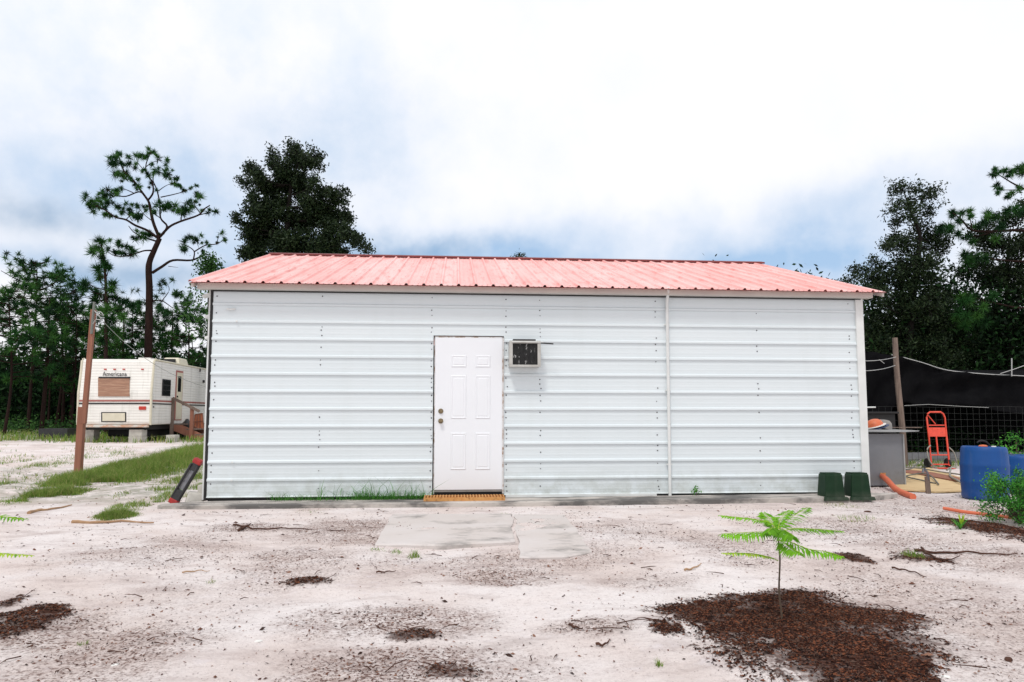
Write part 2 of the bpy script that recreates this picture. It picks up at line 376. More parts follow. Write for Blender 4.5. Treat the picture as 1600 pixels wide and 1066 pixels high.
M['mulch'] = [mat('mulch %d' % i, c, rough=.95, spec=.1) for i, c in enumerate([(.035, .013, .009), (.065, .023, .013), (.014, .008, .007), (.17, .062, .032), (.022, .010, .008), (.09, .055, .042)])]
M['litter'] = [mat('litter %d' % i, c, rough=.95, spec=.1) for i, c in enumerate([(.14, .065, .045), (.09, .045, .035), (.24, .13, .09), (.05, .03, .025)])]
M['capred'] = mat('scuffed red cap', (.42, .025, .02), (.30, .02, .02), 12, .5)
M['white'] = mat('white scrap', (.75, .75, .72), rough=.6)

# ------------------------------------------------------------------ ground
# litter and stain patches: photo px centre, radii, density, kind (m mulch, l litter)
PATCH = [(1170, 968, 140, 30, 1.0, 'm'), (1265, 1005, 170, 45, 1.0, 'm'), (1330, 950, 80, 16, .35, 'm'), (1340, 1050, 150, 32, .9, 'm'), (1225, 948, 150, 22, .8, 'm'), (1340, 962, 85, 22, .8, 'm'), (1400, 1035, 90, 26, .6, 'm'),
         (20, 975, 62, 28, .9, 'm'), (18, 942, 20, 8, .8, 'm'), (80, 992, 60, 24, .5, 'l'), (190, 1012, 95, 30, .45, 'l'), (120, 1052, 120, 24, .40, 'l'),
         (652, 992, 44, 10, .9, 'm'), (655, 968, 95, 18, .6, 'l'), (560, 972, 110, 26, .35, 'l'), (640, 1042, 130, 26, .62, 'l'), (700, 1050, 60, 14, .55, 'm'),
         (480, 909, 42, 6, .75, 'm'), (455, 893, 90, 20, .28, 'l'), (470, 868, 60, 10, .5, 'l'), (250, 860, 110, 22, .24, 'l'), (545, 828, 75, 16, .5, 'l'),
         (385, 826, 60, 6, .5, 'l'), (790, 898, 60, 12, .5, 'l'), (780, 872, 70, 10, .3, 'l'), (900, 868, 80, 16, .3, 'l'), (640, 880, 130, 16, .2, 'l'),
         (1340, 874, 28, 7, .95, 'm'), (1140, 852, 70, 20, .3, 'l'), (1440, 874, 42, 9, .7, 'm'), (1490, 862, 90, 24, .36, 'l'), (1562, 828, 62, 16, .9, 'm'),
         (1310, 828, 90, 16, .3, 'l'), (1430, 930, 130, 40, .3, 'l'), (925, 978, 60, 10, .5, 'l'), (1040, 985, 28, 12, .7, 'm'), (1500, 1000, 110, 60, .25, 'l'),
         (1440, 790, 120, 16, .3, 'l'), (980, 830, 80, 14, .2, 'l'), (1010, 905, 60, 12, .25, 'l'), (300, 930, 120, 30, .12, 'l'), (800, 1040, 90, 30, .2, 'l')]
GP = []
for (a, b, rx, ry, dn, k) in PATCH:
    c = gnd(a, b); ex = np.linalg.norm(gnd(a+rx, b)-c); ey = (np.linalg.norm(gnd(a, b-ry)-c)+np.linalg.norm(gnd(a, min(b+ry, 1200))-c))/2
    GP.append((c[0], c[1], ex, ey, dn, k) if k == 'm' else (c[0], c[1], ex*1.3, ey*1.3, min(1, dn*1.35), k))
def vnoise(x, y, s, seed=0):
    """cheap smooth value noise"""
    x = np.asarray(x)*s+seed*17.3; y = np.asarray(y)*s+seed*9.1
    xi = np.floor(x).astype(int); yi = np.floor(y).astype(int); fx = x-xi; fy = y-yi
    fx = fx*fx*(3-2*fx); fy = fy*fy*(3-2*fy)
    def h(i, j):
        n = (i*374761393+j*668265263+seed*1442695) & 0x7fffffff; n = (n ^ (n >> 13))*1274126177 & 0x7fffffff
        return ((n ^ (n >> 16)) & 0xffff)/65535.
    return (h(xi, yi)*(1-fx)+h(xi+1, yi)*fx)*(1-fy)+(h(xi, yi+1)*(1-fx)+h(xi+1, yi+1)*fx)*fy
def fbm(x, y, s, seed=0): return (vnoise(x, y, s, seed)+.5*vnoise(x, y, s*2.1, seed+1)+.25*vnoise(x, y, s*4.3, seed+2))/1.75
def micro(x, y):
    near = sm(40, 6, np.asarray(y, float))
    return near*((fbm(x, y, 1.6, 5)-.5)*.045+(fbm(x, y, 7, 8)-.5)*.022)*sm(.25, .8, np.maximum(np.abs(y+.2)-0.0, 0))
def bed(x, y):
    x = np.asarray(x, float); y = np.asarray(y, float); m_ = np.zeros_like(x+y); l_ = np.zeros_like(x+y)
    wx = (fbm(x, y, 2.2, 31)-.5)*.75+(fbm(x, y, 8, 37)-.5)*.22; wy = (fbm(x, y, 2.2, 47)-.5)*.75+(fbm(x, y, 8, 49)-.5)*.22
    for (cx_, cy_, ex, ey, dn, k) in GP:
        rr = np.sqrt(((x+wx*min(ex, 1)-cx_)/ex)**2+((y+wy*min(ey*1.5, 1)-cy_)/ey)**2)
        g = dn*sm(1.35, .45, rr)
        if k == 'm': m_ = np.maximum(m_, g)
        else: l_ = np.maximum(l_, g)
    return m_, l_
def gz(x, y): return hgt(x, y)+micro(x, y)+.020*bed(x, y)[0]
xs = np.concatenate([[-900, -400, -200, -100, -60, -40, -30], np.arange(-24, -6, .5), np.arange(-6, 13, .045), np.arange(13, 28, .5), [30, 40, 60, 100, 200, 400, 900]])
ys = np.concatenate([[-900, -300, -100, -40, -20, -12], np.arange(-8, 3, .045), np.arange(3, 34, .4), [36, 40, 50, 70, 100, 200, 400, 900]])
GX, GY = np.meshgrid(xs, ys, indexing='ij')
GZ = gz(GX, GY)
mask, lmask = bed(GX, GY)
gb = MB(); gb.grid(np.stack([GX, GY, GZ], -1))
soil = bpy.data.materials.new('pale sand with stains'); soil.use_nodes = True
t = soil.node_tree; ns = t.nodes; lk = t.links.new; bs = ns['Principled BSDF']; bs.inputs['Roughness'].default_value = .95; bs.inputs['Specular IOR Level'].default_value = .1
tc = ns.new('ShaderNodeTexCoord')
def noise(sc, det=6, ro=.6, st=(1, 1, 1)):
    mp = ns.new('ShaderNodeMapping'); mp.inputs['Scale'].default_value = st; lk(tc.outputs['Object'], mp.inputs[0])
    n = ns.new('ShaderNodeTexNoise'); n.inputs['Scale'].default_value = sc; n.inputs['Detail'].default_value = det; n.inputs['Roughness'].default_value = ro
    lk(mp.outputs[0], n.inputs['Vector']); return n.outputs[0]
def rmp(v, a, b, c=0, d=1):
    n = ns.new('ShaderNodeMapRange'); n.inputs[1].default_value = a; n.inputs[2].default_value = b; n.inputs[3].default_value = c; n.inputs[4].default_value = d; lk(v, n.inputs[0]); return n.outputs[0]
def mx(f, a, b):
    n = ns.new('ShaderNodeMix'); n.data_type = 'RGBA'
    for s_, v in ((0, f), (6, a), (7, b)):
        if isinstance(v, tuple): n.inputs[s_].default_value = (*v, 1)
        elif isinstance(v, float): n.inputs[s_].default_value = v
        else: lk(v, n.inputs[s_])
    return n.outputs[2]
def mt(op, a, b):
    n = ns.new('ShaderNodeMath'); n.operation = op; n.use_clamp = True
    for i, v in enumerate((a, b)):
        if isinstance(v, (int, float)): n.inputs[i].default_value = v
        else: lk(v, n.inputs[i])
    return n.outputs[0]
at1 = ns.new('ShaderNodeAttribute'); at1.attribute_name = 'mulch'; at2 = ns.new('ShaderNodeAttribute'); at2.attribute_name = 'litter'; at3 = ns.new('ShaderNodeAttribute'); at3.attribute_name = 'green'
c = mx(rmp(noise(.9, 5), .38, .62), (.80, .745, .73), (.70, .61, .575))
c = mx(rmp(noise(2.6, 6, .65, (.6, 1.6, 1)), .50, .70, 0, .75), c, (.47, .39, .37))
c = mx(rmp(noise(1.1, 8, .72, (.7, 1.3, 1)), .58, .72, 0, .5), c, (.36, .29, .27))
c = mx(rmp(noise(30, 5, .8), .52, .66, 0, .35), c, (.36, .29, .28))
c = mx(rmp(noise(5, 6, .7), .58, .66, 0, .35), c, (.76, .71, .73))
sp1 = noise(55, 3, .6); sp2 = noise(17, 5, .7)
c = mx(rmp(sp1, .64, .72, 0, .55), c, (.20, .13, .12))
lm = mt('MULTIPLY', at2.outputs['Fac'], rmp(sp2, .38, .66)); c = mx(mt('MULTIPLY', lm, .95), c, (.26, .165, .135))
lm2 = mt('MULTIPLY', at2.outputs['Fac'], rmp(sp1, .50, .60)); c = mx(mt('MULTIPLY', lm2, 1.3), c, (.13, .075, .06))
mm0 = ns.new('ShaderNodeMath'); mm0.operation = 'SUBTRACT'; lk(at1.outputs['Fac'], mm0.inputs[0]); lk(rmp(sp2, .3, .7, .05, .85), mm0.inputs[1])
mm = rmp(mm0.outputs[0], -.18, .16, 0, 1); mm.node.clamp = True
mdark = mx(rmp(noise(60, 4, .7), .40, .62), (.030, .014, .011), (.11, .045, .028)); mm2 = mt('MULTIPLY', mm, rmp(noise(2.3, 5, .65), .42, .66, 1.0, .60)); c = mx(mm2, c, mdark)
gm = mt('MULTIPLY', at3.outputs['Fac'], rmp(noise(3.5, 6, .7), .40, .56)); c = mx(mt('MULTIPLY', gm, .95), c, (.10, .125, .045))
lk(c, bs.inputs['Base Color'])
b1 = ns.new('ShaderNodeBump'); b1.inputs['Strength'].default_value = .8; b1.inputs['Distance'].default_value = .035; lk(noise(14, 8, .7), b1.inputs['Height'])
b2 = ns.new('ShaderNodeBump'); b2.inputs['Strength'].default_value = .5; b2.inputs['Distance'].default_value = .006; lk(noise(110, 3, .7), b2.inputs['Height']); lk(b1.outputs[0], b2.inputs['Normal']); lk(b2.outputs[0], bs.inputs['Normal'])
ground = gb.build('ground', soil, smooth=True, fix=False, angle=180); tag(ground, kind='structure')
# keep ground object coordinates equal to world coordinates
ground.data.transform(Matrix.Translation(ground.location)); ground.location = (0, 0, 0)
green = sm(13.5, 17, GY)*1.0+sm(24, 34, GY)
green = np.maximum(green, .55*sm(8.5, 4.5, np.abs(GY-3.2)*2.3)*sm(-.3, -1.5, GX)*sm(-12, -3, GX))
green = np.maximum(green, 1.3*sm(4.4, 5.3, GY)*sm(9.4, 9.9, GX))
green = np.maximum(green, .5*sm(10, 13, GY)*sm(.45, .7, fbm(GX, GY, .6, 3)))
for nm_, arr in (('mulch', mask), ('litter', lmask), ('green', np.clip(green, 0, 1))):
    a_ = ground.data.attributes.new(nm_, 'FLOAT', 'POINT'); a_.data.foreach_set('value', arr.reshape(-1).astype(np.float32))

# concrete apron and door pads
def slab(name, poly_px, top, mt_, th=.10, n=10):
    """slab whose rim is traced on the ground and roughened"""
    P = [np.array(p, float) for p in poly_px]; O = []
    for i in range(len(P)):
        a, b = P[i], P[(i+1) % len(P)]; k = max(2, int(np.linalg.norm(b-a)/.12))
        for j in range(k):
            q = a+(b-a)*j/k; O.append(q+np.array([(vnoise(q[0], q[1], 5, 3)-.5)*.05, (vnoise(q[0], q[1], 5, 4)-.5)*.05]))
    b = MB(); k = len(O); c = np.mean(O, 0)
    V = [(q[0], q[1], top(q)-th) for q in O]+[(q[0], q[1], top(q)-.012) for q in O]+[(c[0]+(q[0]-c[0])*.995, q[1]+(.02 if q[1] < c[1] else -.005), top(q)) for q in O]
    F_ = [(i, (i+1) % k, k+(i+1) % k, k+i) for i in range(k)]+[(k+i, k+(i+1) % k, 2*k+(i+1) % k, 2*k+i) for i in range(k)]+[tuple(range(2*k, 3*k))]
    b.add(V, F_); o = b.build(name, mt_, smooth=False); return tag(o, kind='structure')
slab('path', [(-.18, -.06), (9.3, -.02), (8.6, -.42), (6.0, -.46), (3, -.50), (0, -.46), (-.42, -.38)], lambda q: -.028+.02*q[0]/9, M['concrete'], .14)
pa = [gnd(x, y)[:2] for x, y in ((612, 806), (800, 806), (803, 850), (700, 856), (585, 853))]
slab('path', pa, lambda q: -.058, M['padconcrete'], .12)
pb = [gnd(x, y)[:2] for x, y in ((804, 806), (884, 806), (925, 866), (880, 874), (812, 873))]
slab('path', pb, lambda q: -.066, M['padconcrete'], .12)

# ------------------------------------------------------------------ metal shed
W, H, DEP = 8.8734, 2.7225, 7.36
shed = thing('metal_shed', (W/2, DEP/2, 0), 'long white ribbed metal building with faded red roof and one white door', 'shed')
RIB = .2286
def ribprof(z0, z1, wave=True):
    """list of (height, outward) points of ribbed sheet between z0 and z1"""
    P = [(z0, 0)]; k = 0
    zz = 0
    while zz < z1+.2:
        for (dz, o_) in ((-.020, 0), (-.012, .021), (.010, .021), (.026, 0), (.062, 0), (.076, .0011), (.084, .0011), (.098, 0), (.131, 0), (.145, .0011), (.153, .0011), (.167, 0)):
            h = zz+dz
            if z0 < h < z1: P.append((h, o_))
        zz += RIB
    P.append((z1, 0)); return P
DX0, DX1, DZ1 = 2.915, 3.819, 2.105
def sheet_front(x0, x1, z0, z1, b):
    prof = ribprof(z0, z1); xs_ = np.linspace(x0, x1, max(2, int((x1-x0)/.25)+1)); P = np.zeros((len(xs_), len(prof), 3))
    for i, x in enumerate(xs_):
        for j, (h, o_) in enumerate(prof):
            P[i, j] = (x, -o_-.0022*(vnoise(x, h, 1.3, 6)-.5)*(0 < i < len(xs_)-1), h)
    b.grid(P)
b = MB(); sheet_front(0.02, DX0-.02, 0, H, b); sheet_front(DX1+.02, W-.02, 0, H, b); sheet_front(DX0-.02, DX1+.02, DZ1+.02, H, b)
# screw heads (second material) pressed in the flats
def screw(b, x, y, z_, r=.0075, ax='y'):
    n = 6; o_ = [(math.cos(2*math.pi*i/n)*r, math.sin(2*math.pi*i/n)*r) for i in range(n)]
    if ax == 'y':
        b.add([(x+p, y, z_+q) for p, q in o_]+[(x+p*.8, y-.006, z_+q*.8) for p, q in o_], [(i, (i+1) % n, n+(i+1) % n, n+i) for i in range(n)]+[tuple(range(n, 2*n))], 1)
colsx = [.07, 1.42, 2.87, 3.87, 4.33, 5.93, 7.36, 8.70]
for cxx in colsx:
    for k in range(12):
        for dz in ((.115, .19) if k % 3 else (.06, .115, .18)):
            zz = k*RIB+dz+rnd.uniform(-.012, .012)
            if zz > H-.03 or rnd.random() < (.35 if cxx not in (2.87, 3.87) else .1): continue
            screw(b, cxx+rnd.uniform(-.006, .006)+(.0 if dz > .1 else .01), -.001, zz, .0095 if rnd.random() < .7 else .007)
b.build('front_wall', [M['wall'], M['screw']], shed, fix=False)
b = MB()
prof = ribprof(0, H)
for x0, sx in ((0, -1), (W, 1)):
    P = np.zeros((2, len(prof), 3))
    for i, y in enumerate((0.02, DEP)):
        for j, (h, o_) in enumerate(prof): P[i, j] = (x0+sx*o_, y, h)
    b2_ = MB(); b2_.grid(P)
    b2_.add([(x0, 0, H), (x0, DEP, H), (x0, DEP/2, 3.96)], [(0, 1, 2)])
    b2_.build('side_wall', M['wall'], shed)
b = MB(); P = np.zeros((2, len(prof), 3))
for i, x in enumerate((0, W)):
    for j, (h, o_) in enumerate(prof): P[i, j] = (x, DEP+o_, h)
b.grid(P); b.build('back_wall', M['wall'], shed)
# corner trims
b = MB(); b.bbox((W-.075, -.034, -.0), (W+.035, .06, H)); b.build('corner_trim', M['trim'], shed, bevel=.003)
b = MB(); b.bbox((-.014, -.010, -.02), (.016, .05, H)); b.build('corner_trim', M['dark'], shed)
b = MB(); b.bbox((-.045, .02, -.02), (-.0145, .06, H)); b.build('corner_trim', M['trim'], shed)
b = MB(); b.bbox((.03, .012, -.085), (DX0-.03, .05, -.001)); b.bbox((DX1+.03, .012, -.06), (W-.08, .05, -.001)); b.build('wall_gap_shade', M['dark'], shed)  # near-black strips painting the shade of the gap under the wall
# bottom flashing strip to the right of the door
b = MB(); b.bbox((3.86, -.030, -.022), (5.9, -.024, .012)); b.box((4.5, -.05, -.028), (.5, .05, .012)); b.build('flashing', M['trim'], shed)
# eave trim
b = MB(); b.bbox((-.15, -.125, 2.695), (W+.13, .0, 2.785)); b.build('eave_trim', M['fascia'], shed, bevel=.004)
b = MB(); b.bbox((0, -.040, 2.682), (W, -.0, 2.694)); b.build('eave_line', M['dark'], shed)  # thin near-black line below the eave trim
# gable rakes
for gx in (-.2, W+.215):
    b = MB()
    for s_ in (0, 1):
        ya, yb = (-.20, DEP/2) if s_ == 0 else (DEP+.2, DEP/2)
        b.add([(gx, ya, 2.70), (gx+.03, ya, 2.70), (gx+.03, ya, 2.755), (gx, ya, 2.755), (gx, yb, 3.91), (gx+.03, yb, 3.91), (gx+.03, yb, 3.985), (gx, yb, 3.985)],
              [(0, 1, 2, 3), (4, 7, 6, 5), (0, 4, 5, 1), (1, 5, 6, 2), (2, 6, 7, 3), (3, 7, 4, 0)])
    b.build('rake_trim', M['fascia'], shed)
# roof
RX0, RX1, EY, EZ, RY, RZ = -.2237, W+.2609, -.2309, 2.7615, DEP/2, 4.0139
def roofsheet(side):
    pr = []; x = RX0; pr.append((x, 0)); k = 0
    c = RX0+.02
    while c < RX1-.02:
        for dx, o_ in ((-.026, 0), (-.011, .025), (.011, .025), (.026, 0), (.069, 0), (.075, .004), (.085, .004), (.091, 0), (.138, 0), (.144, .004), (.154, .004), (.160, 0)):
            if RX0 < c+dx < RX1: pr.append((c+dx, o_))
        c += RIB
    pr.append((RX1, 0))
    nx = 0; L_ = math.hypot(RY-EY, RZ-EZ); ny, nz_ = -(RZ-EZ)/L_, (RY-EY)/L_
    ts = np.linspace(0, 1, 9); P = np.zeros((len(pr), len(ts), 3))
    for i, (x, o_) in enumerate(pr):
        for j, t_ in enumerate(ts):
            wob = .006*(vnoise(x, t_*4, .9, 9)-.5)
            y = EY+(RY-EY)*t_+ny*(o_+wob); zz = EZ+(RZ-EZ)*t_+nz_*(o_+wob)
            P[i, j] = (x, y if side == 0 else DEP-y, zz)
    b = MB(); b.grid(P)
    # underside
    U = P.copy()[[0, -1]]; U[:, :, 2] -= .012; b.grid(U)
    # screws in rows
    if side == 0:
        for t_ in (.03, .22, .42, .62, .82, .97):
            c = RX0+.02+RIB*.5
            while c < RX1:
                for q in ((0, ) if rnd.random() < .75 else ()):
                    tt = t_+rnd.uniform(-.008, .008); x = c+rnd.uniform(-.01, .01)+.03; y = EY+(RY-EY)*tt; zz = EZ+(RZ-EZ)*tt
                    n = 6; rr_ = .011
                    b.add([(x+rr_*math.cos(6.283*i/n), y+rr_*math.sin(6.283*i/n)*nz_+ny*.007, zz-rr_*math.sin(6.283*i/n)*ny+nz_*.007) for i in range(n)], [tuple(range(n))], 1)
                c += RIB*1.0
    return b
roofsheet(0).build('roof', [M['roof'], M['screw']], shed, fix=False)
roofsheet(1).build('roof', [M['roof'], M['screw']], shed, fix=False)
b = MB(); b.prism([(RY-.15, RZ-.035), (RY, RZ+.022), (RY+.15, RZ-.035), (RY+.15, RZ-.02), (RY, RZ+.042), (RY-.15, RZ-.005)], RX0-.005, RX1+.005, 0)
b.build('ridge_cap', M['ridge'], shed)
# vertical downpipe
b = MB(); b.tube([(6.075, -.05, -.03), (6.078, -.05, 1.2), (6.08, -.05, 2.60), (6.08, -.14, 2.80)], .021, 12); 
for zz in (.4, 1.4, 2.3): b.box((6.077, -.030, zz), (.07, .03, .018))
b.build('downpipe', M['trim'], shed, smooth=True)
# door
b = MB(); y0 = -.030
xs_ = [DX0+.012, DX0+.125+.06, 0, 0]
dw_ = DX1-DX0
def doorface():
    b = MB(); zb = .085; zt = DZ1-.01; xl = DX0+.006; xr = DX1-.006
    b.bbox((xl, y0, zb), (xr, .015, zt))
    pans = []
    for (xa, xb) in ((.21, .415), (.535, .735)):
        for (za, zc) in ((.24, .725), (.91, 1.485), (1.595, 1.755)): pans.append((xl+xa, xl+xb, zb+za+.02, zb+zc+.02))
    for (xa, xb, za, zc) in pans:
        # moulded ring with raised field
        def ring(a, b_, ya, yb):
            V = [(xa+a, ya, za+a), (xb-a, ya, za+a), (xb-a, ya, zc-a), (xa+a, ya, zc-a), (xa+b_, yb, za+b_), (xb-b_, yb, za+b_), (xb-b_, yb, zc-b_), (xa+b_, yb, zc-b_)]
            b.add(V, [(i, (i+1) % 4, 4+(i+1) % 4, 4+i) for i in range(4)])
        e = y0-.0005
        ring(0, .008, e, e-.007); ring(.008, .016, e-.007, e-.007); ring(.016, .028, e-.007, e-.001); ring(.028, .040, e-.001, e-.006)
        a = .040; b.add([(xa+a, e-.006, za+a), (xb-a, e-.006, za+a), (xb-a, e-.006, zc-a), (xa+a, e-.006, zc-a)], [(0, 1, 2, 3)])
    return b
door = doorface().build('door', M['door'], shed, fix=False)
b = MB(); b.bbox((DX0-.004, -.026, .03), (DX0+.004, .02, DZ1)); b.bbox((DX1-.004, -.026, .03), (DX1+.016, .02, DZ1)); b.bbox((DX0-.004, -.026, DZ1-.008), (DX1+.016, .02, DZ1+.004)); b.build('door_frame', M['doordirt'], door)
b = MB(); b.bbox((DX0+.006, -.024, .055), (DX1-.006, .02, .0845)); b.build('weather_strip', M['greycloth'], door)
b = MB(); b.bbox((DX0-.01, .0, -.05), (DX1+.01, .06, .060)); b.build('threshold', M['dark'], shed)
for zz, nm in ((1.115, 'deadbolt'), (.985, 'door_knob')):
    b = MB(); rt = Matrix.Rotation(R(90), 3, 'X')
    pr = [(.001, -.005), (.034, 0), (.034, .006), (.030, .012)] + ([(.014, .014), (.014, .028), (.026, .036), (.028, .052), (.02, .062), (.002, .064)] if nm == 'door_knob' else [(.024, .022), (.02, .026), (.002, .027)])
    b.lathe((DX0+.085, y0, zz), pr, 20, rot=rt); b.build(nm, M['brass'], door, smooth=True)
# small pieces on the left corner of the shed
for zz, l in ((2.66, .10), (2.38, .06), (2.10, .05)):
    b = MB(); b.box((-.045-l/2, .10, zz-.02), (l, .09, .035), rot=Matrix.Rotation(R(-18), 3, 'Y')); b.build('bracket', M['trim'], shed)
b = MB(); b.tube([(.20, -.02, 2.45), (.25, -.04, 2.44), (.31, -.02, 2.45)], .012, 6); b.build('wall_hook', M['trim'], shed)
for k in (1, 2, 10):
    b = MB(); b.lathe((.335, -.027, k*RIB), [(.001, .012), (.013, 0.01), (.013, -.01), (.001, -.012)], 10, rot=Matrix.Rotation(R(90), 3, 'X')); b.build('rib_plug', M['trim'], shed)

# window air conditioner
p0, p1 = at(796, 573, -.15), at(844, 534, -.15)
ac = thing('air_conditioner', ((p0[0]+p1[0])/2, 0, p0[2]), 'small dented window air conditioner with dark scratched coil, poking out beside the door', 'air conditioner')
xa, xb, za, zb = p0[0], p1[0], p0[2], p1[2]
b = MB(); b.bbox((xa+.01, -.20, za), (xb-.01, -.0, za+.02)); b.bbox((xa+.01, -.20, zb-.02), (xb-.01, -.0, zb)); b.bbox((xa+.0, -.20, za), (xa+.022, 0, zb)); b.bbox((xb-.022, -.20, za), (xb, 0, zb))
b.build('case', M['offwhite'], ac, bevel=.003)
b = MB(); b.bbox((xa-.004, -.215, za-.006), (xb+.002, -.19, za+.022)); b.bbox((xa-.004, -.215, zb-.03), (xb+.002, -.19, zb+.004)); b.bbox((xa-.004, -.215, za+.0225), (xa+.04, -.19, zb-.0305)); b.bbox((xb-.04, -.215, za+.0225), (xb+.002, -.19, zb-.0305))
b.build('face_frame', M['offwhite'], ac, bevel=.002)
b = MB(); b.bbox((xa+.035, -.192, za+.02), (xb-.035, -.165, zb-.025))
nf = 40
for i in range(nf):
    x = xa+.04+(xb-xa-.08)*i/(nf-1); b.bbox((x-.0012, -.196, za+.024), (x+.0012, -.1921, zb-.032))
b.build('coil', M['grille'], ac)
b = MB(); b.bbox((xa+.05, -.17, zb+.0005), (xb-.06, -.02, zb+.03)); b.build('top_cover', M['black'], ac)
b = MB(); b.tube([(xa+.02, -.20, zb-.012), (xb-.02, -.205, zb-.022), (xb+.17, -.21, zb-.034)], .0085, 6); b.build('support_strip', M['dark'], ac)
b = MB(); b.tube([(xa+.03, -.222, zb-.012), (xb+.04, -.222, zb-.014)], .006, 6); b.build('trim_strip', M['trim'], ac)

# rusty orange grating at the door
ga, gb_ = gnd(666, 791), gnd(784, 779)
g0 = np.array([at(667, 790, -.34)[0], -.34, 0]); 
gt = thing('door_grate', (3.32, -.24, -.0), 'rusty orange slatted step grate lying in front of the white door', 'grate')
b = MB(); gx0, gx1 = 2.80, 3.83
for y_ in (-.37, -.10): b.bbox((gx0, y_-.008, -.026), (gx1, y_+.008, .024))
b.build('rail', M['rustmat'], gt)
b = MB(); k = 27
for i in range(k):
    x = gx0+.012+(gx1-gx0-.024)*i/(k-1); b.box((x, -.235, .012), (.014, .25, .036))
b.build('slats', M['rustmat'], gt)
b = MB(); b.bbox((gx0+.01, -.36, -.026), (gx1-.01, -.11, -.012)); b.build('backing', M['rustmat'], gt)

# two dark green boxes
for i, (px_, lab) in enumerate(((1299, 'dark green tapered plastic box, the one nearer the door of the pair'), (1340, 'dark green tapered plastic box, the one nearer the shed corner trim of the pair'))):
    c = at(px_, 783, -.32); c[2] = -.045
    t = thing('utility_box', c, lab, 'utility box', 'green boxes at the shed corner')
    b = MB(); b.box((c[0], c[1], c[2]+.175), (.275, .23, .315), taper=(.84, .84), rot=Matrix.Rotation(R(2-4*i), 3, 'Z')); b.build('shell', M['greenbox'], t, bevel=.018)
    b = MB(); b.box((c[0], c[1], c[2]+.012), (.345, .30, .045), taper=(.93, .93)); b.build('flange', M['greenbox'], t, bevel=.006)
    b = MB(); b.box((c[0], c[1], c[2]+.338), (.21, .17, .014)); b.build('lid', M['greenbox'], t, bevel=.005)

# ------------------------------------------------------------------ things at the right of the shed
YC = 1.35
ca, cb_ = at(1350, 755, YC), at(1411, 676, YC)
zg = float(gz(ca[0]+.3, YC))
cabt = thing('work_cabinet', ((ca[0]+cb_[0])/2, YC+.3, zg), 'grey sheet metal cabinet with overhanging top beyond the right shed corner', 'cabinet')
b = MB(); b.bbox((ca[0]-.3, YC, zg+.02), (cb_[0], YC+.6, cb_[2]-.02)); b.build('cabinet_body', M['steel'], cabt, bevel=.004)
b = MB(); b.bbox((cb_[0]-.012, YC-.012, zg), (cb_[0]+.01, YC-.0005, cb_[2]-.03)); b.build('edge_strip', M['steeltop'], cabt)
tp = at(1436, 673, YC-.1)
b = MB(); b.prism([(ca[0]-.3, tp[2]-.014), (tp[0]-.28, tp[2]-.022), (tp[0]-.02, tp[2]-.012), (tp[0], tp[2]), (tp[0]-.2, tp[2]+.012), (ca[0]-.3, tp[2]+.02)], YC-.12, YC+.68, 1); b.build('cabinet_top', M['steeltop'], cabt)
b = MB(); c = at(1380, 745, YC-.01); b.bbox((c[0]-.04, YC-.012, c[2]-.02), (c[0]+.045, YC-.001, c[2]+.06)); b.build('pipe_port', M['rustmat'], cabt)
b = MB(); a1 = at(1392, 668, YC+.3); a2 = at(1438, 667.5, YC+.3); b.bbox((a1[0], YC+.25, a1[2]-.008), (a2[0], YC+.34, a1[2]+.004)); tag(b.build('thin_board', M['oldwood']), 'thin dark board lying across the grey cabinet top', 'board')
# hard hat
ht = tp[2]+.02
c = at(1367, 672, YC+.1)
hat = thing('hard_hat', (c[0], YC+.1, ht), 'orange hard hat with pale rim resting on the grey cabinet top', 'hard hat')
b = MB(); b.lathe((c[0], YC+.1, ht+.05), [(.125, 0), (.122, .03), (.105, .07), (.07, .10), (.03, .112), (.003, .114)], 24, rot=Matrix.Rotation(R(-14), 3, 'Y'), sx=1.1); b.build('shell', M['hat'], hat, smooth=True)
b = MB(); b.lathe((c[0]+.03, YC+.08, ht+.035), [(.10, -.015), (.165, -.012), (.165, -.002), (.10, .006)], 24, rot=Matrix.Rotation(R(-16), 3, 'Y'), sx=1.1); b.build('brim', M['navy'], hat, smooth=True)
b = MB(); b.lathe((c[0]+.0, YC+.08, ht+.052), [(.12, -.01), (.15, -.006), (.15, .002), (.12, .006)], 24, rot=Matrix.Rotation(R(-16), 3, 'Y'), sx=1.1); b.build('rim_band', M['white'], hat, smooth=True)
c = at(1384, 672, YC+.2)
b = MB(); b.lathe((c[0], YC+.25, ht+.0), [(.13, 0), (.128, .05), (.11, .11), (.075, .145), (.02, .152), (.003, .153)], 18, sx=1.0, sy=.8, rot=Matrix.Rotation(R(10), 3, 'Y'))
tag(b.build('canvas_bag', M['greycloth'], smooth=True), 'crumpled grey canvas bag slumped behind the orange hard hat on the cabinet', 'bag')
# rod beyond the corner
a1, a2 = at(1346, 637, 1.2), at(1368, 636.5, 1.2)
b = MB(); b.tube([a1-np.array([.5, 0, 0]), a2], .012, 8); b.build('wall_rod', M['trim'], shed)

# orange pipes
def gp(px_, py_, dz=0): p = gnd(px_, py_); p[2] = float(gz(p[0], p[1]))+dz; return p
a = at(1379, 744, YC-.02); P = spline([a, at(1388, 752, .95), at(1402, 766, .5), gp(1427, 780, .03)], 5)
b = MB(); b.tube(P, [.042]*3+[.043]*(len(P)-3), 14); o = b.build('drain_pipe', M['orange'], smooth=True); tag(o, 'orange drain pipe slanting from the grey cabinet down to the sand', 'pipe', 'orange pipes at the right')
P = [gp(1475, 799, .03), gp(1505, 803, .035), gp(1540, 807, .03), gp(1582, 813, .03)]
b = MB(); b.tube(spline(P, 4), .020, 12); tag(b.build('drain_pipe', M['orange'], smooth=True), 'thin orange pipe lying on the ground in front of the blue barrel', 'pipe', 'orange pipes at the right')

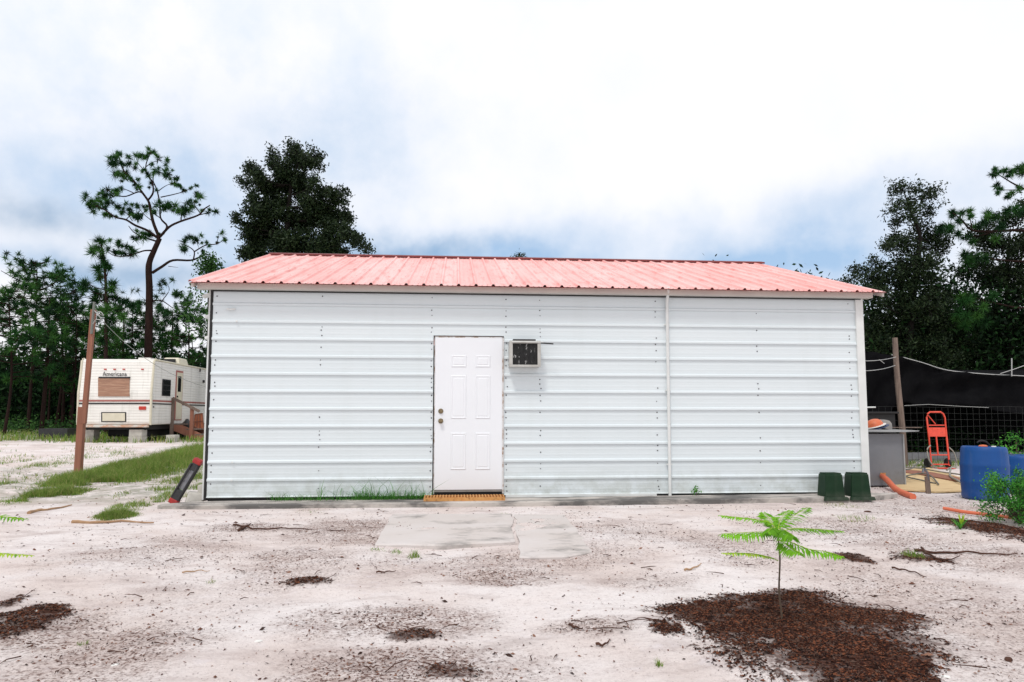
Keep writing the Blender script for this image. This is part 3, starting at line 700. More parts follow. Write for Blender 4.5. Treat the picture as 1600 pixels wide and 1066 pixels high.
# plywood sheet on ground
q = [gp(1398, 737), gp(1452, 734), gp(1512, 752), gp(1506, 770), gp(1462, 772), gp(1396, 768)]
b = MB(); n = len(q); V = [(p[0], p[1], p[2]+.012) for p in q]+[(p[0], p[1], p[2]+.032) for p in q]
b.add(V, [tuple(range(n))[::-1], tuple(range(n, 2*n))]+[(i, (i+1) % n, n+(i+1) % n, n+i) for i in range(n)])
tag(b.build('plywood_sheet', M['ply']), 'pale yellow plywood sheet flat on the ground under the hoses', 'board')
q = [gp(1414, 738), gp(1450, 741), gp(1500, 752), gp(1498, 757), gp(1440, 747), gp(1412, 743)]
b = MB(); V = [(p[0], p[1], p[2]+.036) for p in q]+[(p[0], p[1], p[2]+.06) for p in q]; n = len(q)
b.add(V, [tuple(range(n))[::-1], tuple(range(n, 2*n))]+[(i, (i+1) % n, n+(i+1) % n, n+i) for i in range(n)])
tag(b.build('plank', M['postwood']), 'brown plank lying across the yellow plywood sheet', 'plank')
# hoses
def hose(pts, r, m, lab, name='garden_hose'):
    P = spline([gp(x, y, dz) for x, y, dz in pts], 6); b = MB(); b.tube(P, r, 8); return tag(b.build(name, m, smooth=True), lab, 'hose', 'hoses on the ground')
hose([(1412, 734, .07), (1440, 739, .09), (1470, 744, .09), (1510, 752, .09), (1540, 760, .02)], .013, M['palehose'], 'pale hose running straight across the top edge of the plywood')
hose([(1480, 744, .12), (1486, 743, .14), (1485, 751, .09), (1497, 759, .08), (1513, 763, .02)], .017, M['palehose'], 'thick pale hose curling over the plywood next to the blue barrel')
hose([(1467, 763, .05), (1455, 752, .10), (1440, 747, .08), (1420, 748, .07), (1417, 752, .07), (1440, 757, .07), (1462, 760, .05)], .012, M['hose'], 'dark hose loop lying left of the short standpipe on plywood')
hose([(1348, 735, .45), (1362, 744, .38), (1380, 752, .33), (1405, 757, .26), (1425, 755, .24), (1440, 742, .30)], .011, M['hose'], 'thin dark hose drooping from the shed corner across the grey cabinet')
# standpipe
c = gp(1451, 772)
t = thing('standpipe', c, 'short dark standpipe with tap standing on the sand by the plywood', 'standpipe')
b = MB(); b.tube([c+[0, 0, -.05], c+[-.01, 0, .24]], .035, 8); b.build('post', M['oldwood'], t)
b = MB(); b.tube(spline([c+[-.01, -.02, .2], c+[-.02, -.02, .30], c+[-.07, -.03, .36], c+[-.10, -.04, .30]], 4), .018, 8); b.build('tap_pipe', M['chrome'], t, smooth=True)
b = MB(); b.lathe(c+[-.06, -.03, .385], [(.002, 0), (.035, .002), (.035, .012), (.002, .014)], 12); b.build('tap_handle', M['dark'], t)

# blue barrels
def barrel(c, r, h, lab, tilt=0):
    t = thing('plastic_barrel', c, lab, 'barrel', 'blue barrels')
    pr = [(r*.90, 0), (r*.96, .012), (r*.985, .05), (r*.97, .09), (r, h*.3), (r*1.02, h*.33), (r*1.0, h*.36), (r*1.01, h*.62), (r*1.03, h*.65), (r*1.0, h*.68), (r*.97, h*.9), (r*.94, h*.97), (r*.9, h-.006), (r*.86, h), (r*.84, h-.018), (r*.01, h-.018)]
    b = MB(); b.lathe(c, pr, 40, rot=Matrix.Rotation(R(tilt), 3, 'Y')); b.build('barrel_body', M['blue'], t, smooth=True, angle=60)
    for s_ in (-1, 1):
        b = MB(); b.lathe(np.array(c)+[s_*r*.55, 0, h-.018], [(.035, 0), (.035, .018), (.028, .022), (.002, .022)], 14); b.build('bung', M['black' if s_ < 0 else 'white'], t)
    return t
c = gp(1540, 780); r_ = abs(at(1571.5, 740, c[1])[0]-at(1508.5, 740, c[1])[0])/2; barrel(c, r_*.97, at(1540, 697.5, c[1])[2]-c[2], 'large blue plastic barrel standing upright in full view at right', 1.2)
top = at(1540, 697.5, c[1])[2]
b = MB(); b.lathe((c[0]-.01, c[1]-.02, top-.016), [(.04, 0), (.045, .02), (.03, .035), (.002, .04)], 12, sx=1.4); tag(b.build('orange_cap', M['hat'], smooth=True), 'small orange cap sitting on top of the large blue barrel', 'cap')
b = MB(); P = spline([(c[0]-.08, c[1], top+.05), (c[0]-.03, c[1], top+.075), (c[0]+.05, c[1], top+.06), (c[0]+.12, c[1], top+.0)], 5); b.tube(P, [.008+.006*math.sin(math.pi*i/(len(P)-1)) for i in range(len(P))], 6); tag(b.build('strap', M['dark']), 'dark strap curling over the top of the large blue barrel', 'strap')
c2 = gp(1600, 772); barrel(c2, .26, at(1600, 711, c2[1])[2]-c2[2], 'blue plastic barrel half hidden behind the green bush')

# hand truck leaning on the wire fence
ch = gp(1470, 731)
Yh = ch[1]
hk = thing('hand_truck', ch, 'red orange hand truck standing against the wire fence with a hose looped round it', 'hand truck')
def hp(u, v):   # u across 0..1, v up 0..1 ; frame leans back
    x_ = 1456+28*u-(8.5*v); y_ = 730-86*v; return at(x_, y_, Yh+.22*v)
b = MB(); P = [hp(0, .02), hp(0, .5), hp(0, .90), hp(.06, .965), hp(.2, 1), hp(.8, 1), hp(.94, .965), hp(1, .90), hp(1, .5), hp(1, .02)]; b.tube(P, .019, 10); b.build('frame', M['hotred'], hk, smooth=True)
for v in (.76, .22, .05):
    b = MB(); b.tube([hp(0, v), hp(1, v)], .013, 8); b.build('crossbar', M['hotred'], hk, smooth=True)
b = MB(); q = [hp(.05, .72), hp(.95, .72), hp(.95, .555), hp(.05, .555)]; b.add([p+np.array([0, dy, 0]) for dy in (-.006, .006) for p in q], [(0, 1, 2, 3), (7, 6, 5, 4), (0, 4, 5, 1), (1, 5, 6, 2), (2, 6, 7, 3), (3, 7, 4, 0)]); b.build('panel', M['hotred'], hk)
b = MB(); b.tube([hp(.42, .555), hp(.42, .22)], .016, 8); b.build('centre_bar', M['hotred'], hk, smooth=True)
b = MB(); b.tube([hp(.08, .94), hp(.45, .78)], .011, 8); b.build('brace', M['hotred'], hk, smooth=True)
b = MB(); e0, e1 = hp(.1, .01), hp(.9, .01); b.bbox((e0[0]-.02, Yh-.22, ch[2]+.005), (e1[0]+.02, Yh+.01, ch[2]+.014)); b.build('toe_plate', M['hotred'], hk)
for u in (-.10, 1.04):
    c = hp(u, .08); b = MB(); b.lathe((c[0]-.03, Yh+.08, ch[2]+.105), [(.05, 0), (.09, 0), (.105, .015), (.105, .04), (.09, .05), (.05, .05)], 20, rot=Matrix.Rotation(R(90), 3, 'Y')); wl = b.build('wheel', M['rubber'], hk, smooth=True)
    b = MB(); b.lathe((c[0]-.031, Yh+.08, ch[2]+.105), [(.002, 0), (.052, 0), (.052, .062), (.002, .062)], 14, rot=Matrix.Rotation(R(90), 3, 'Y')); b.build('hub', M['rubber'], wl)
b = MB(); P = spline([at(1454, 696, Yh+.03), at(1449, 703, Yh-.03), at(1452, 719, Yh-.1), at(1463, 732, Yh-.14), at(1476, 737, Yh-.15), at(1490, 734, Yh-.1), at(1495, 724, Yh), at(1491, 708, Yh+.05), at(1483, 699, Yh+.1)], 6)
b.tube(P, .013, 8); tag(b.build('garden_hose', M['palehose'], smooth=True), 'pale hose hanging in a loop round the red hand truck', 'hose')

# posts, wire fence, shade cloth
cp = gp(1414.5, 727)
post = thing('fence_post', cp, 'bare grey wooden post leaning between the shed and the hand truck', 'post')
b = MB(); P = [at(x, y, cp[1]) for x, y in ((1415, 728), (1411, 680), (1405, 620), (1401, 575), (1398.5, 528))]; P[0] = cp-[0, 0, .1]
b.tube(spline(P, 3), [.068-.001*i for i in range(13)], 10); b.build('pole', M['oldwood'], post, smooth=True)
YF = cp[1]+.75
f0 = at(1350, 700, YF)[0]-1.0; f1 = at(1600, 700, YF)[0]+3.5
zf = float(gz(f0+2, YF))
fn = thing('wire_fence', ((f0+f1)/2, YF, zf), 'thin square wire fence behind the red hand truck and blue barrels', 'fence')
b = MB()
zt = at(1480, 636, YF)[2]
for k in range(9):
    z_ = zf+.06+(zt-zf-.06)*k/8; b.tube([(f0+(f1-f0)*i/16, YF+.01*math.sin(i*2.1+k), z_+.012*math.sin(i*1.3+k*2)) for i in range(17)], .0035, 4)
x = f0
while x < f1: b.tube([(x, YF, zf), (x+.01, YF, zt)], .003, 4); x += .155
b.build('wire_mesh', M['mesh'], fn)
for px_ in (1348, 1680):
    x = at(px_, 700, YF)[0]; b = MB(); b.tube([(x, YF+.05, zf-.1), (x+.02, YF+.05, zf+2.15)], .05, 8); b.build('post', M['oldwood'], fn)
b = MB(); b.bbox((at(1408, 700, YF)[0], YF+.06, zf-.02), (f1, YF+.11, zf+.22)); b.build('base_board', M['steel'], fn)
# cloth
Yc = YF+.12
topc = [(1340, 545), (1375, 552), (1402, 557), (1440, 567), (1480, 579), (1540, 585), (1600, 588), (1680, 592), (1760, 596)]
botc = [(1340, 700), (1375, 690), (1402, 632), (1440, 634), (1480, 632), (1540, 638), (1600, 648), (1680, 652), (1760, 660)]
U = spline([at(x, y, Yc) for x, y in topc], 6); Lw = spline([at(x, y, Yc+.05) for x, y in botc], 6)
P = np.zeros((len(U), 14, 3))
for i in range(len(U)):
    for j in range(14):
        t_ = j/13; p = U[i]*(1-t_)+Lw[i]*t_; p = p+np.array([0, .05*math.sin(i*.9+t_*5)+.04*math.sin(i*.37+t_*9)+.12*math.sin(math.pi*t_), .01*math.sin(i*1.7)]); P[i, j] = p
b = MB(); b.grid(P)
o = b.build('shade_cloth', M['cloth'], smooth=True, fix=False); tag(o, 'black shade cloth sagging over the wire fence at right', 'shade cloth')
md = o.modifiers.new('thickness', 'SOLIDIFY'); md.thickness = .006
b = MB(); b.tube([p+np.array([0, -.02, .005]) for p in U[10:]], .010, 6); tag(b.build('support_wire', M['wire']), 'pale sagging wire along the top of the black shade cloth', 'wire', 'wires by the wooden post')
pt = at(1400, 558, cp[1]-.06)
b = MB(); b.tube(sag((W+.04, .6, at(1350, 562, .6)[2]), pt, .05, 10), .007, 6); b.tube([at(1374, 562, cp[1]-2.2), at(1382, 568, cp[1]-2.2)], .006, 5); tag(b.build('support_wire', M['wire']), 'upper pale wire running from the shed corner to the wooden post', 'wire', 'wires by the wooden post')
b = MB(); b.tube(sag((W+.04, .6, at(1350, 578, .6)[2]), at(1399, 571, cp[1]-.06), .06, 10), .007, 6); tag(b.build('support_wire', M['wire']), 'lower pale wire running from the shed corner to the wooden post', 'wire', 'wires by the wooden post')
a = at(1415, 632, YF-.02); 
b = MB(); b.tube([at(x, y, YF-.03) for x, y in ((1413, 634), (1450, 632), (1500, 635), (1545, 637))], .006, 5); tag(b.build('support_wire', M['wire']), 'thin pale wire stretched just under the black shade cloth', 'wire', 'wires by the wooden post')
x0_ = at(1582, 580, YF)[0]
b = MB(); b.tube([at(1563, 584, YF-.05), at(1582, 578, YF-.05), at(1610, 568, YF-.05)], .008, 5); b.tube([at(1581, 588, YF-.05), at(1581, 560, YF-.05)], .012, 5); tag(b.build('support_wire', M['wire']), 'short pale wire rising at the far right end of the shade cloth', 'wire', 'wires by the wooden post')
# added black sheets darkening the pen behind the fence: rear, roof and side
YB_ = YF+3.2
def clothgrid(f, nu, nv):
    P = np.zeros((nu, nv, 3))
    for i in range(nu):
        for j in range(nv): P[i, j] = f(i/(nu-1), j/(nv-1))
    b = MB(); b.grid(P); return b
gA = at(1330, 600, YF)[0]-2.2
zt_ = at(1480, 579, Yc)[2]
o = clothgrid(lambda u, v: (gA+(f1+4-gA)*u, YB_+.12*math.sin(u*40)+.05*math.sin(u*97+v*4), float(gz(12, YB_))-.02+(zt_+.25-float(gz(12, YB_)))*v+.05*math.sin(u*30)*v), 60, 8).build('shade_cloth', M['cloth'], smooth=True, fix=False)
tag(o, 'added black backdrop sheet darkening the back of the pen, seen through the wire fence', 'shade cloth'); md = o.modifiers.new('thickness', 'SOLIDIFY'); md.thickness = .006
o = clothgrid(lambda u, v: (gA+(f1+4-gA)*u, Yc+.05+(YB_-Yc)*v, (float(np.interp(gA+(f1+4-gA)*u, [p[0] for p in U], [p[2] for p in U]))-.02)*(1-v)+(zt_+.22)*v-.14*math.sin(math.pi*v)), 60, 12).build('shade_cloth', M['cloth'], smooth=True, fix=False)
tag(o, 'added flat black sheet behind the pale wire, keeping daylight out of the pen', 'shade cloth'); md = o.modifiers.new('thickness', 'SOLIDIFY'); md.thickness = .006
o = clothgrid(lambda u, v: (gA+.05*math.sin(u*20), Yc+(YB_-Yc)*u, zf+(zt_-zf)*v), 14, 6).build('shade_cloth', M['cloth'], smooth=True, fix=False)
tag(o, 'added black side sheet darkening the pen, hidden beyond the shed corner', 'shade cloth'); md = o.modifiers.new('thickness', 'SOLIDIFY'); md.thickness = .006
# dark ground cover plants in the pen
b = MB()
for i in range(130):
    x_ = rnd.uniform(gA+.4, f1); y_ = rnd.uniform(YF+.5, YB_-.4); leaves(b, np.array((x_, y_, zf+rnd.uniform(.05, .7)))+rng.normal(size=(40, 3))*np.array([.25, .15, .14]), .08)
tag(b.build('pen_plants', M['wood'], fix=False), 'dark leafy plants growing in the shade behind the wire fence', 'plants', kind='stuff')
# lumber heap in the dark between the shed and the post
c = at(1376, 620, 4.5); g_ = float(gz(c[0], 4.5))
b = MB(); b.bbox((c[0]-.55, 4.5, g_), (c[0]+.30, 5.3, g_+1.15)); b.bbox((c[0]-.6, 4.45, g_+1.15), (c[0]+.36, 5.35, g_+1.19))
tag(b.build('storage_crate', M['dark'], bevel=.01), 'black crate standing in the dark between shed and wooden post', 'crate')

# ------------------------------------------------------------------ left of the shed
# tall leaning post with lower stub
cp2 = gp(125, 742)
t = thing('utility_post', cp2, 'tall reddish brown leaning post spliced to a thick stub, in front of the camper', 'post')
b = MB(); A = cp2; B = at(126, 640, cp2[1]); b.box(((A+B)/2), (.12, .11, B[2]-A[2]+.1), rot=Matrix.Rotation(R(.8), 3, 'Y')); b.build('stub', M['postwood'], t, bevel=.008)
A = at(131, 662, cp2[1]-.10); B = at(146.5, 484, cp2[1]-.10); d_ = B-A; b = MB(); b.box((A+B)/2, (.085, .07, np.linalg.norm(d_)), rot=Matrix.Rotation(math.atan2(d_[0], d_[2]), 3, 'Y')); b.build('upright', M['postwood'], t, bevel=.006)
A = at(143, 522, cp2[1]-.15); B = at(147.5, 472, cp2[1]-.15); b = MB(); b.tube([A, B], .022, 8); b.build('conduit', M['cable'], t)
b = MB(); P = spline([at(147, 485, cp2[1]-.15), at(154, 492, cp2[1]-.2), at(158, 499, cp2[1]-.2), at(150, 500, cp2[1]-.2), at(144, 508, cp2[1]-.15)], 5); b.tube(P, .008, 5); P = spline([at(147, 490, cp2[1]-.12), at(156, 487, cp2[1]-.2), at(162, 493, cp2[1]-.2), at(153, 490, cp2[1]-.12)], 5); b.tube(P, .007, 5); b.build('wire_coil', M['wire'], t)
b = MB(); b.tube(sag(at(148, 487, cp2[1]-.1), (-.03, 1.2, at(322, 614, 1.2)[2]), .30, 24), .0045, 6); tag(b.build('power_cable', M['cable']), 'thin cable drooping from the leaning brown post to the shed corner', 'cable')

# folded stand leaning on the left corner
Yf = -.05
A = gp(272, 788, .03); B = at(311, 720, .12); A = np.array(A); 
t = thing('folded_stand', (A[0], A[1], A[2]-.03), 'black folded stand with red end caps leaning on the left shed corner', 'stand')
dv = (B-A); ln = np.linalg.norm(dv); dv /= ln; sd_ = np.cross(dv, [0, 1, 0]); sd_ /= np.linalg.norm(sd_)
nrm_ = np.cross(dv, sd_)
def fs(u, v, w_=0): return A+dv*ln*u+sd_*v+nrm_*w_
for s_ in (-1, 1):
    b = MB(); b.tube([fs(.05, s_*.042), fs(.95, s_*.042)], .017, 8); b.tube([fs(.08, s_*.045, .05), fs(.9, s_*.045, .07)], .014, 8); b.build('side_rail', M['black'], t, smooth=True)
b = MB(); q = [fs(.3, -.035, -.015), fs(.3, .04, -.015), fs(.74, .04, -.015), fs(.74, -.035, -.015)]; b.add([p+nrm_*dd for dd in (0, .03) for p in q], [(0, 1, 2, 3), (7, 6, 5, 4), (0, 4, 5, 1), (1, 5, 6, 2), (2, 6, 7, 3), (3, 7, 4, 0)]); b.build('middle_bar', M['chrome'], t)
for (ua, ub) in ((.06, .28), (.76, .93)):
    b = MB(); q = [fs(ua, -.045, -.03), fs(ua, .045, -.03), fs(ub, .04, -.03), fs(ub, -.04, -.03)]; b.add([p+nrm_*dd for dd in (0, .09) for p in q], [(0, 1, 2, 3), (7, 6, 5, 4), (0, 4, 5, 1), (1, 5, 6, 2), (2, 6, 7, 3), (3, 7, 4, 0)]); b.build('joint', M['black'], t, bevel=.006)
for u in (0, 1):
    b = MB(); c = fs(u-.02 if u else u+.02, 0, .01); ex = Matrix.Rotation(math.atan2(dv[0], dv[2]), 3, 'Y'); b.box(c, (.115, .11, .07), rot=ex); b.build('end_cap', M['capred'], t, bevel=.014)
b = MB(); 
b.box((-.16, .10, -.01), (.22, .26, .16), rot=Matrix.Rotation(R(20), 3, 'Z') @ Matrix.Rotation(R(8), 3, 'Y'), taper=(.8, .7)); b.box((-.07, .16, .06), (.13, .2, .22), taper=(.7, .7), rot=Matrix.Rotation(R(-12), 3, 'Y'))
tag(b.build('concrete_chunk', M['blockcon'], bevel=.02), 'broken grey concrete chunk under the left shed corner', 'rubble')

# ------------------------------------------------------------------ camper trailer
Y0 = 14.0
cn = at(236, 664, Y0); tl = at(121, 664, Y0); tpz = at(236, 561, Y0)[2]; bz = cn[2]
gx_ = float(hgt((cn[0]+tl[0])/2, Y0))
x0, x1 = tl[0], cn[0]; LEN = 6.6
cam_t = thing('travel_trailer', ((x0+x1)/2, Y0+LEN/2, gx_), 'old white travel trailer with boarded rear window parked on blocks', 'camper trailer')
b = MB()
hb = tpz-bz
prof = [(0, bz), (-.02, bz+.1), (-.05, bz+hb*.48), (.04, bz+hb*.80), (.07, tpz-.06), (.13, tpz-.01), (.2, tpz), (LEN-.5, tpz), (LEN-.2, tpz-.1), (LEN, bz+hb*.5), (LEN-.15, bz)]
b.prism([(Y0+p, q) for p, q in prof], x0, x1, 0)
rb = b.build('body', M['rv'], cam_t, bevel=.05)
def rear(px_, py_, dy=0):  # on rear face
    z_ = at(px_, py_, Y0)[2]; u_ = np.interp((z_-bz)/hb, [0, .05, .48, .80, .97], [0, -.02, -.05, .04, .07]); return at(px_, py_, Y0+u_+dy)
def rearbox(xa, ya, xb, yb, th, name, m, par=None, bev=0):
    b = MB(); q = [rear(xa, yb), rear(xb, yb), rear(xb, ya), rear(xa, ya)]
    b.add([p+np.array([0, dd, 0]) for dd in (-th, .01) for p in q], [(0, 1, 2, 3), (7, 6, 5, 4), (0, 4, 5, 1), (1, 5, 6, 2), (2, 6, 7, 3), (3, 7, 4, 0)])
    return b.build(name, m, par or cam_t, bevel=bev)
# corner mouldings
for xx, nm in ((x0+.01, 'corner_moulding'), (x1-.01, 'corner_moulding')):
    b = MB(); b.tube([(xx, Y0+p, q) for p, q in prof[:7]], .035, 8); b.build(nm, M['cream'], cam_t, smooth=True)
b = MB(); b.tube([(x1+.0, Y0+.1, tpz-.02), (x1, Y0+LEN-.3, tpz-.03)], .03, 8); b.build('roof_moulding', M['cream'], cam_t)
wn = rearbox(154, 590, 203, 619.5, .025, 'boarded_window', M['plyboard']); tag(wn, 'brown weathered board over the rear window')
rearbox(155.5, 589, 204, 591, .05, 'window_awning_rail', M['dark'])
rearbox(122, 625, 235, 627.6, .012, 'stripe', M['rvred']); rearbox(122, 629.6, 235, 631.8, .012, 'stripe', M['dark'])
hf = rearbox(158.5, 644, 197.5, 659.5, .012, 'hatch', M['dark']); rearbox(160.5, 645.5, 195.8, 658, .018, 'hatch_panel', M['cream'], hf)
rearbox(217.5, 635, 228.5, 640.5, .03, 'tail_light', M['rvlens'], bev=.008)
for px_ in (165, 179.5, 194, 223): rearbox(px_-2, 576.3, px_+2, 577.9, .03, 'marker_light', M['rvlens'], bev=.006)
# name lettering
fc = bpy.data.curves.new('lettering', 'FONT'); fc.body = 'Americana'; fc.size = .22; fc.extrude = .004; fc.align_x = 'CENTER'; fc.space_character = 1.05
fo = bpy.data.objects.new('lettering_tmp', fc); col.objects.link(fo); dg = bpy.context.evaluated_depsgraph_get()
me = bpy.data.meshes.new_from_object(fo.evaluated_get(dg)); bpy.data.objects.remove(fo)
wd = max(v.co.x for v in me.vertices)-min(v.co.x for v in me.vertices); pw = abs(rear(198.5, 585)[0]-rear(161, 585)[0])
lo = bpy.data.objects.new('lettering', me); col.objects.link(lo); me.materials.clear(); me.materials.append(M['black'])
lo.parent = cam_t; c = rear(179.8, 587.2); lo.location = Vector(c-OFF[cam_t.name])+Vector((0, -.012, 0)); lo.rotation_euler = (R(90+11), 0, 0); lo.scale = (pw/wd, .85, 1)
# side face features (x = x1)
def side(y_a, y_b, za, zb, th, name, m, par=None, bev=0):
    b = MB(); b.bbox((x1-.01, Y0+y_a, za), (x1+th, Y0+y_b, zb)); return b.build(name, m, par or cam_t, bevel=bev)
def yat(px_):   # depth along the side wall where a photo column meets it
    d = ray(px_, 600); return CAM[1]+d[1]*((x1-CAM[0])/d[0])-Y0
def zat(px_, py_):
    y = yat(px_)+Y0; return at(px_, py_, y)[2]
side(.05, LEN-.15, zat(236, 627.4), zat(236, 624.9), .008, 'stripe', M['rvred']); side(.05, LEN-.15, zat(236, 631.7), zat(236, 629.7), .008, 'stripe', M['dark'])
wd_ = side(yat(253.5), yat(266.5), zat(260, 619), zat(260, 593), .02, 'window', M['dark'], bev=.01)
for k in range(3):
    za, zb = zat(260, 618), zat(260, 594); side(yat(254.5), yat(265.8), za+(zb-za)*(k/3+.02), za+(zb-za)*((k+1)/3-.03), .026, 'pane', M['glass'], wd_)
dr = side(yat(274.5), yat(285.5), zat(280, 657), zat(280, 579.5), .012, 'door_surround', M['rvred']); 
dd_ = side(yat(275.8), yat(284.8), zat(280, 655.5), zat(280, 582.5), .02, 'door', M['cream']); side(yat(277.2), yat(282.3), zat(280, 612.5), zat(280, 588), .026, 'door_window', M['glass'], dd_, .01)
side(yat(276.2), yat(277.2), zat(277, 621), zat(277, 618.5), .05, 'door_handle', M['dark'], dd_)
side(yat(316.5), yat(318.5), zat(317, 598), zat(317, 594), .04, 'porch_light', M['dark']); side(yat(311), yat(312), zat(311, 581), zat(311, 576), .03, 'side_marker', M['dark'])
side(yat(240.5), yat(242), zat(241, 637), zat(241, 635), .02, 'socket', M['dark'])
rearbox(128, 664, 233, 667.8, .14, 'bumper', M['rust'], bev=.01)
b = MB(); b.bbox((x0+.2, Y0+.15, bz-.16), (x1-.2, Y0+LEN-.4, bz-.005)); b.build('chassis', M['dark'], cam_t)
b = MB(); b.bbox((x0+.5, Y0+.9, gx_+.16), (x1-.45, Y0+LEN-.8, bz-.165)); b.build('underbody_shade', M['dark'], cam_t, bevel=.05)  # added dark box that deepens the shade under the camper
b = MB(); c = at(228, 561, Y0+.3); b.bbox((c[0]-.22, Y0+.25, tpz), (c[0]+.17, Y0+.7, tpz+.06)); b.build('roof_vent', M['rv'], cam_t, bevel=.015)
b = MB(); y_ = 2.6; xx = at(281, 560, Y0+y_)[0]; b.box((x1-.55, Y0+3.2, tpz+.15), (.62, .95, .24), taper=(.85, .8)); av = b.build('roof_air_unit', M['cream'], cam_t, bevel=.05)
b = MB(); b.box((x1-.56, Y0+2.66, tpz+.14), (.4, .12, .13)); b.build('air_unit_grille', M['dark'], av)
for wy_ in (3.2, 4.1):
    b = MB(); b.lathe((x1-.26, Y0+wy_, gx_+.33), [(.15, 0), (.30, 0), (.33, .03), (.33, .18), (.30, .21), (.15, .21)], 24, rot=Matrix.Rotation(R(90), 3, 'Y')); wl = b.build('wheel', M['rubber'], cam_t, smooth=True)
    b = MB(); b.lathe((x1-.22, Y0+wy_, gx_+.33), [(.01, 0), (.155, 0), (.155, .16), (.01, .15)], 18, rot=Matrix.Rotation(R(90), 3, 'Y')); b.build('rim', M['offwhite'], wl)
# blocks under it
def cblock(px0, px1, pyt, pyb, Y, lab):
    a, c = at(px0, pyb, Y), at(px1, pyt, Y); g = float(gz((a[0]+c[0])/2, Y))-.02
    b = MB(); b.bbox((a[0], Y, g), (c[0], Y+.4, (g+c[2])/2-.003)); b.bbox((a[0]+.01, Y+.006, (g+c[2])/2+.003), (c[0]-.004, Y+.4, c[2])); b.bbox((a[0]+.02, Y+.02, g+.02), (c[0]-.02, Y+.38, c[2]-.02))
    tag(b.build('concrete_block', M['blockcon'], bevel=.008), lab, 'concrete block', 'concrete blocks under the camper')
cblock(132, 147, 671.5, 687, Y0+.35, 'stacked pale concrete blocks under the rear corner of the camper by the brown post')
cblock(200.5, 222, 671.5, 687.5, Y0-.05, 'stacked pale concrete blocks under the camper below its red tail light')
cblock(258.5, 273.5, 680, 687, Y0+.2, 'single low concrete block on the ground beside the camper steps')
# steps
sx0 = x1+.05
ys0 = Y0+yat(271); ys1 = Y0+yat(286.5)
st = thing('wooden_steps', (sx0+.6, (ys0+ys1)/2, gx_), 'brown wooden steps with a handrail leading up to the camper door', 'steps')
g = gx_
for k, (xa_, h_) in enumerate(((sx0+.02, .58), (sx0+.42, .40), (sx0+.72, .22))):
    b = MB(); b.bbox((xa_, ys0, g+h_-.04), (xa_+.36, ys1, g+h_)); b.build('tread', M['oldwood'], st)
for yy in (ys0, ys1-.05):
    b = MB(); b.prism([(sx0, g+.34), (sx0+.85, g), (sx0+1.08, g), (sx0+1.08, g+.16), (sx0+.3, g+.53), (sx0, g+.54)], yy+.004, yy+.045, 1); b.build('stringer', M['postwood'], st)
p1_ = at(270.5, 622, ys0-.05); p1b = (p1_[0], ys0-.05, g); 
p2_ = at(300.5, 638, ys0-.05)
b = MB(); b.bbox((p1_[0]-.05, ys0-.10, g), (p1_[0]+.05, ys0-.0, p1_[2])); b.build('post', M['oldwood'], st)
b = MB(); b.bbox((p2_[0]-.05, ys0-.10, g), (p2_[0]+.05, ys0-.0, p2_[2])); b.build('post', M['postwood'], st)
A = at(270, 622, ys0-.12); B = at(312, 643, ys0-.12); d_ = B-A; b = MB(); b.box((A+B)/2, (np.linalg.norm(d_), .05, .09), rot=Matrix.Rotation(-math.atan2(d_[2], d_[0]), 3, 'Y')); b.build('handrail', M['oldwood'], st)
c = at(292.5, 660, (ys0+ys1)/2); b = MB(); b.lathe((c[0], (ys0+ys1)/2, g+.40), [(.14, 0), (.16, .08), (.15, .2), (.08, .27), (.05, .33), (.002, .34)], 14); tag(b.build('black_jug', M['black'], smooth=True), 'black jug standing on the wooden camper steps', 'jug')
# orange lattice panel leaning
q = [at(302, 672, Y0+3.0), at(321, 674, Y0+3.0), at(317, 646, Y0+3.35), at(305, 648, Y0+3.35)]
q[0][2] = q[1][2] = g
b = MB()
def lerp4(u, v): return (q[0]*(1-u)+q[1]*u)*(1-v)+(q[3]*(1-u)+q[2]*u)*v
b.add([lerp4(u, v)+np.array([0, dy, 0]) for dy in (0, .02) for u, v in ((0, 0), (1, 0), (1, 1), (0, 1))], [(0, 1, 2, 3), (7, 6, 5, 4), (0, 4, 5, 1), (1, 5, 6, 2), (2, 6, 7, 3), (3, 7, 4, 0)])
b.add([], []) if False else None
lt = thing('lattice_panel', ((q[0]+q[1])/2), 'orange lattice panel leaning behind the camper steps', 'panel')
b.build('panel_sheet', M['lattice'], lt)
for u in (0, .33, .66, 1):
    b = MB(); b.tube([lerp4(u, 0)-[0, .03, 0], lerp4(u, 1)-[0, .03, 0]], .018, 5); b.build('slat', M['postwood'], lt)
for v in (.1, .4, .7, 1):
    b = MB(); b.tube([lerp4(0, v)-[0, .04, 0], lerp4(1, v)-[0, .04, 0]], .016, 5); b.build('slat', M['postwood'], lt)
# dark trough & tyres behind the post
c = at(90, 668, 17.5); gq = float(gz(c[0], 17.5))
c0, c1 = at(61, 660, 17.5), at(118, 672, 17.5)
b = MB(); b.bbox((c0[0], 17.5, gq), (c0[0]+1.0, 18.2, gq+.36)); b.build('x', M['black']).name = 'black_tub'
tag(bpy.data.objects['black_tub'], 'low black tub in the grass at the edge of the wood left of camper', 'tub'); bpy.data.objects['black_tub'].data.name = 'black_tub'
for k, (px_, lab) in enumerate(((97, 'black tyre lying flat in the grass, left one of the two by the camper'), (111, 'black tyre lying flat in the grass, right one of the two by the camper'))):
    c = gp(px_, 681); b = MB(); b.lathe((c[0], c[1], c[2]+.02), [(.17, 0), (.30, 0), (.34, .05), (.34, .15), (.30, .20), (.18, .20), (.16, .1)], 22); tag(b.build('old_tyre', M['rubber'], smooth=True), lab, 'tyre', 'tyres in the grass')
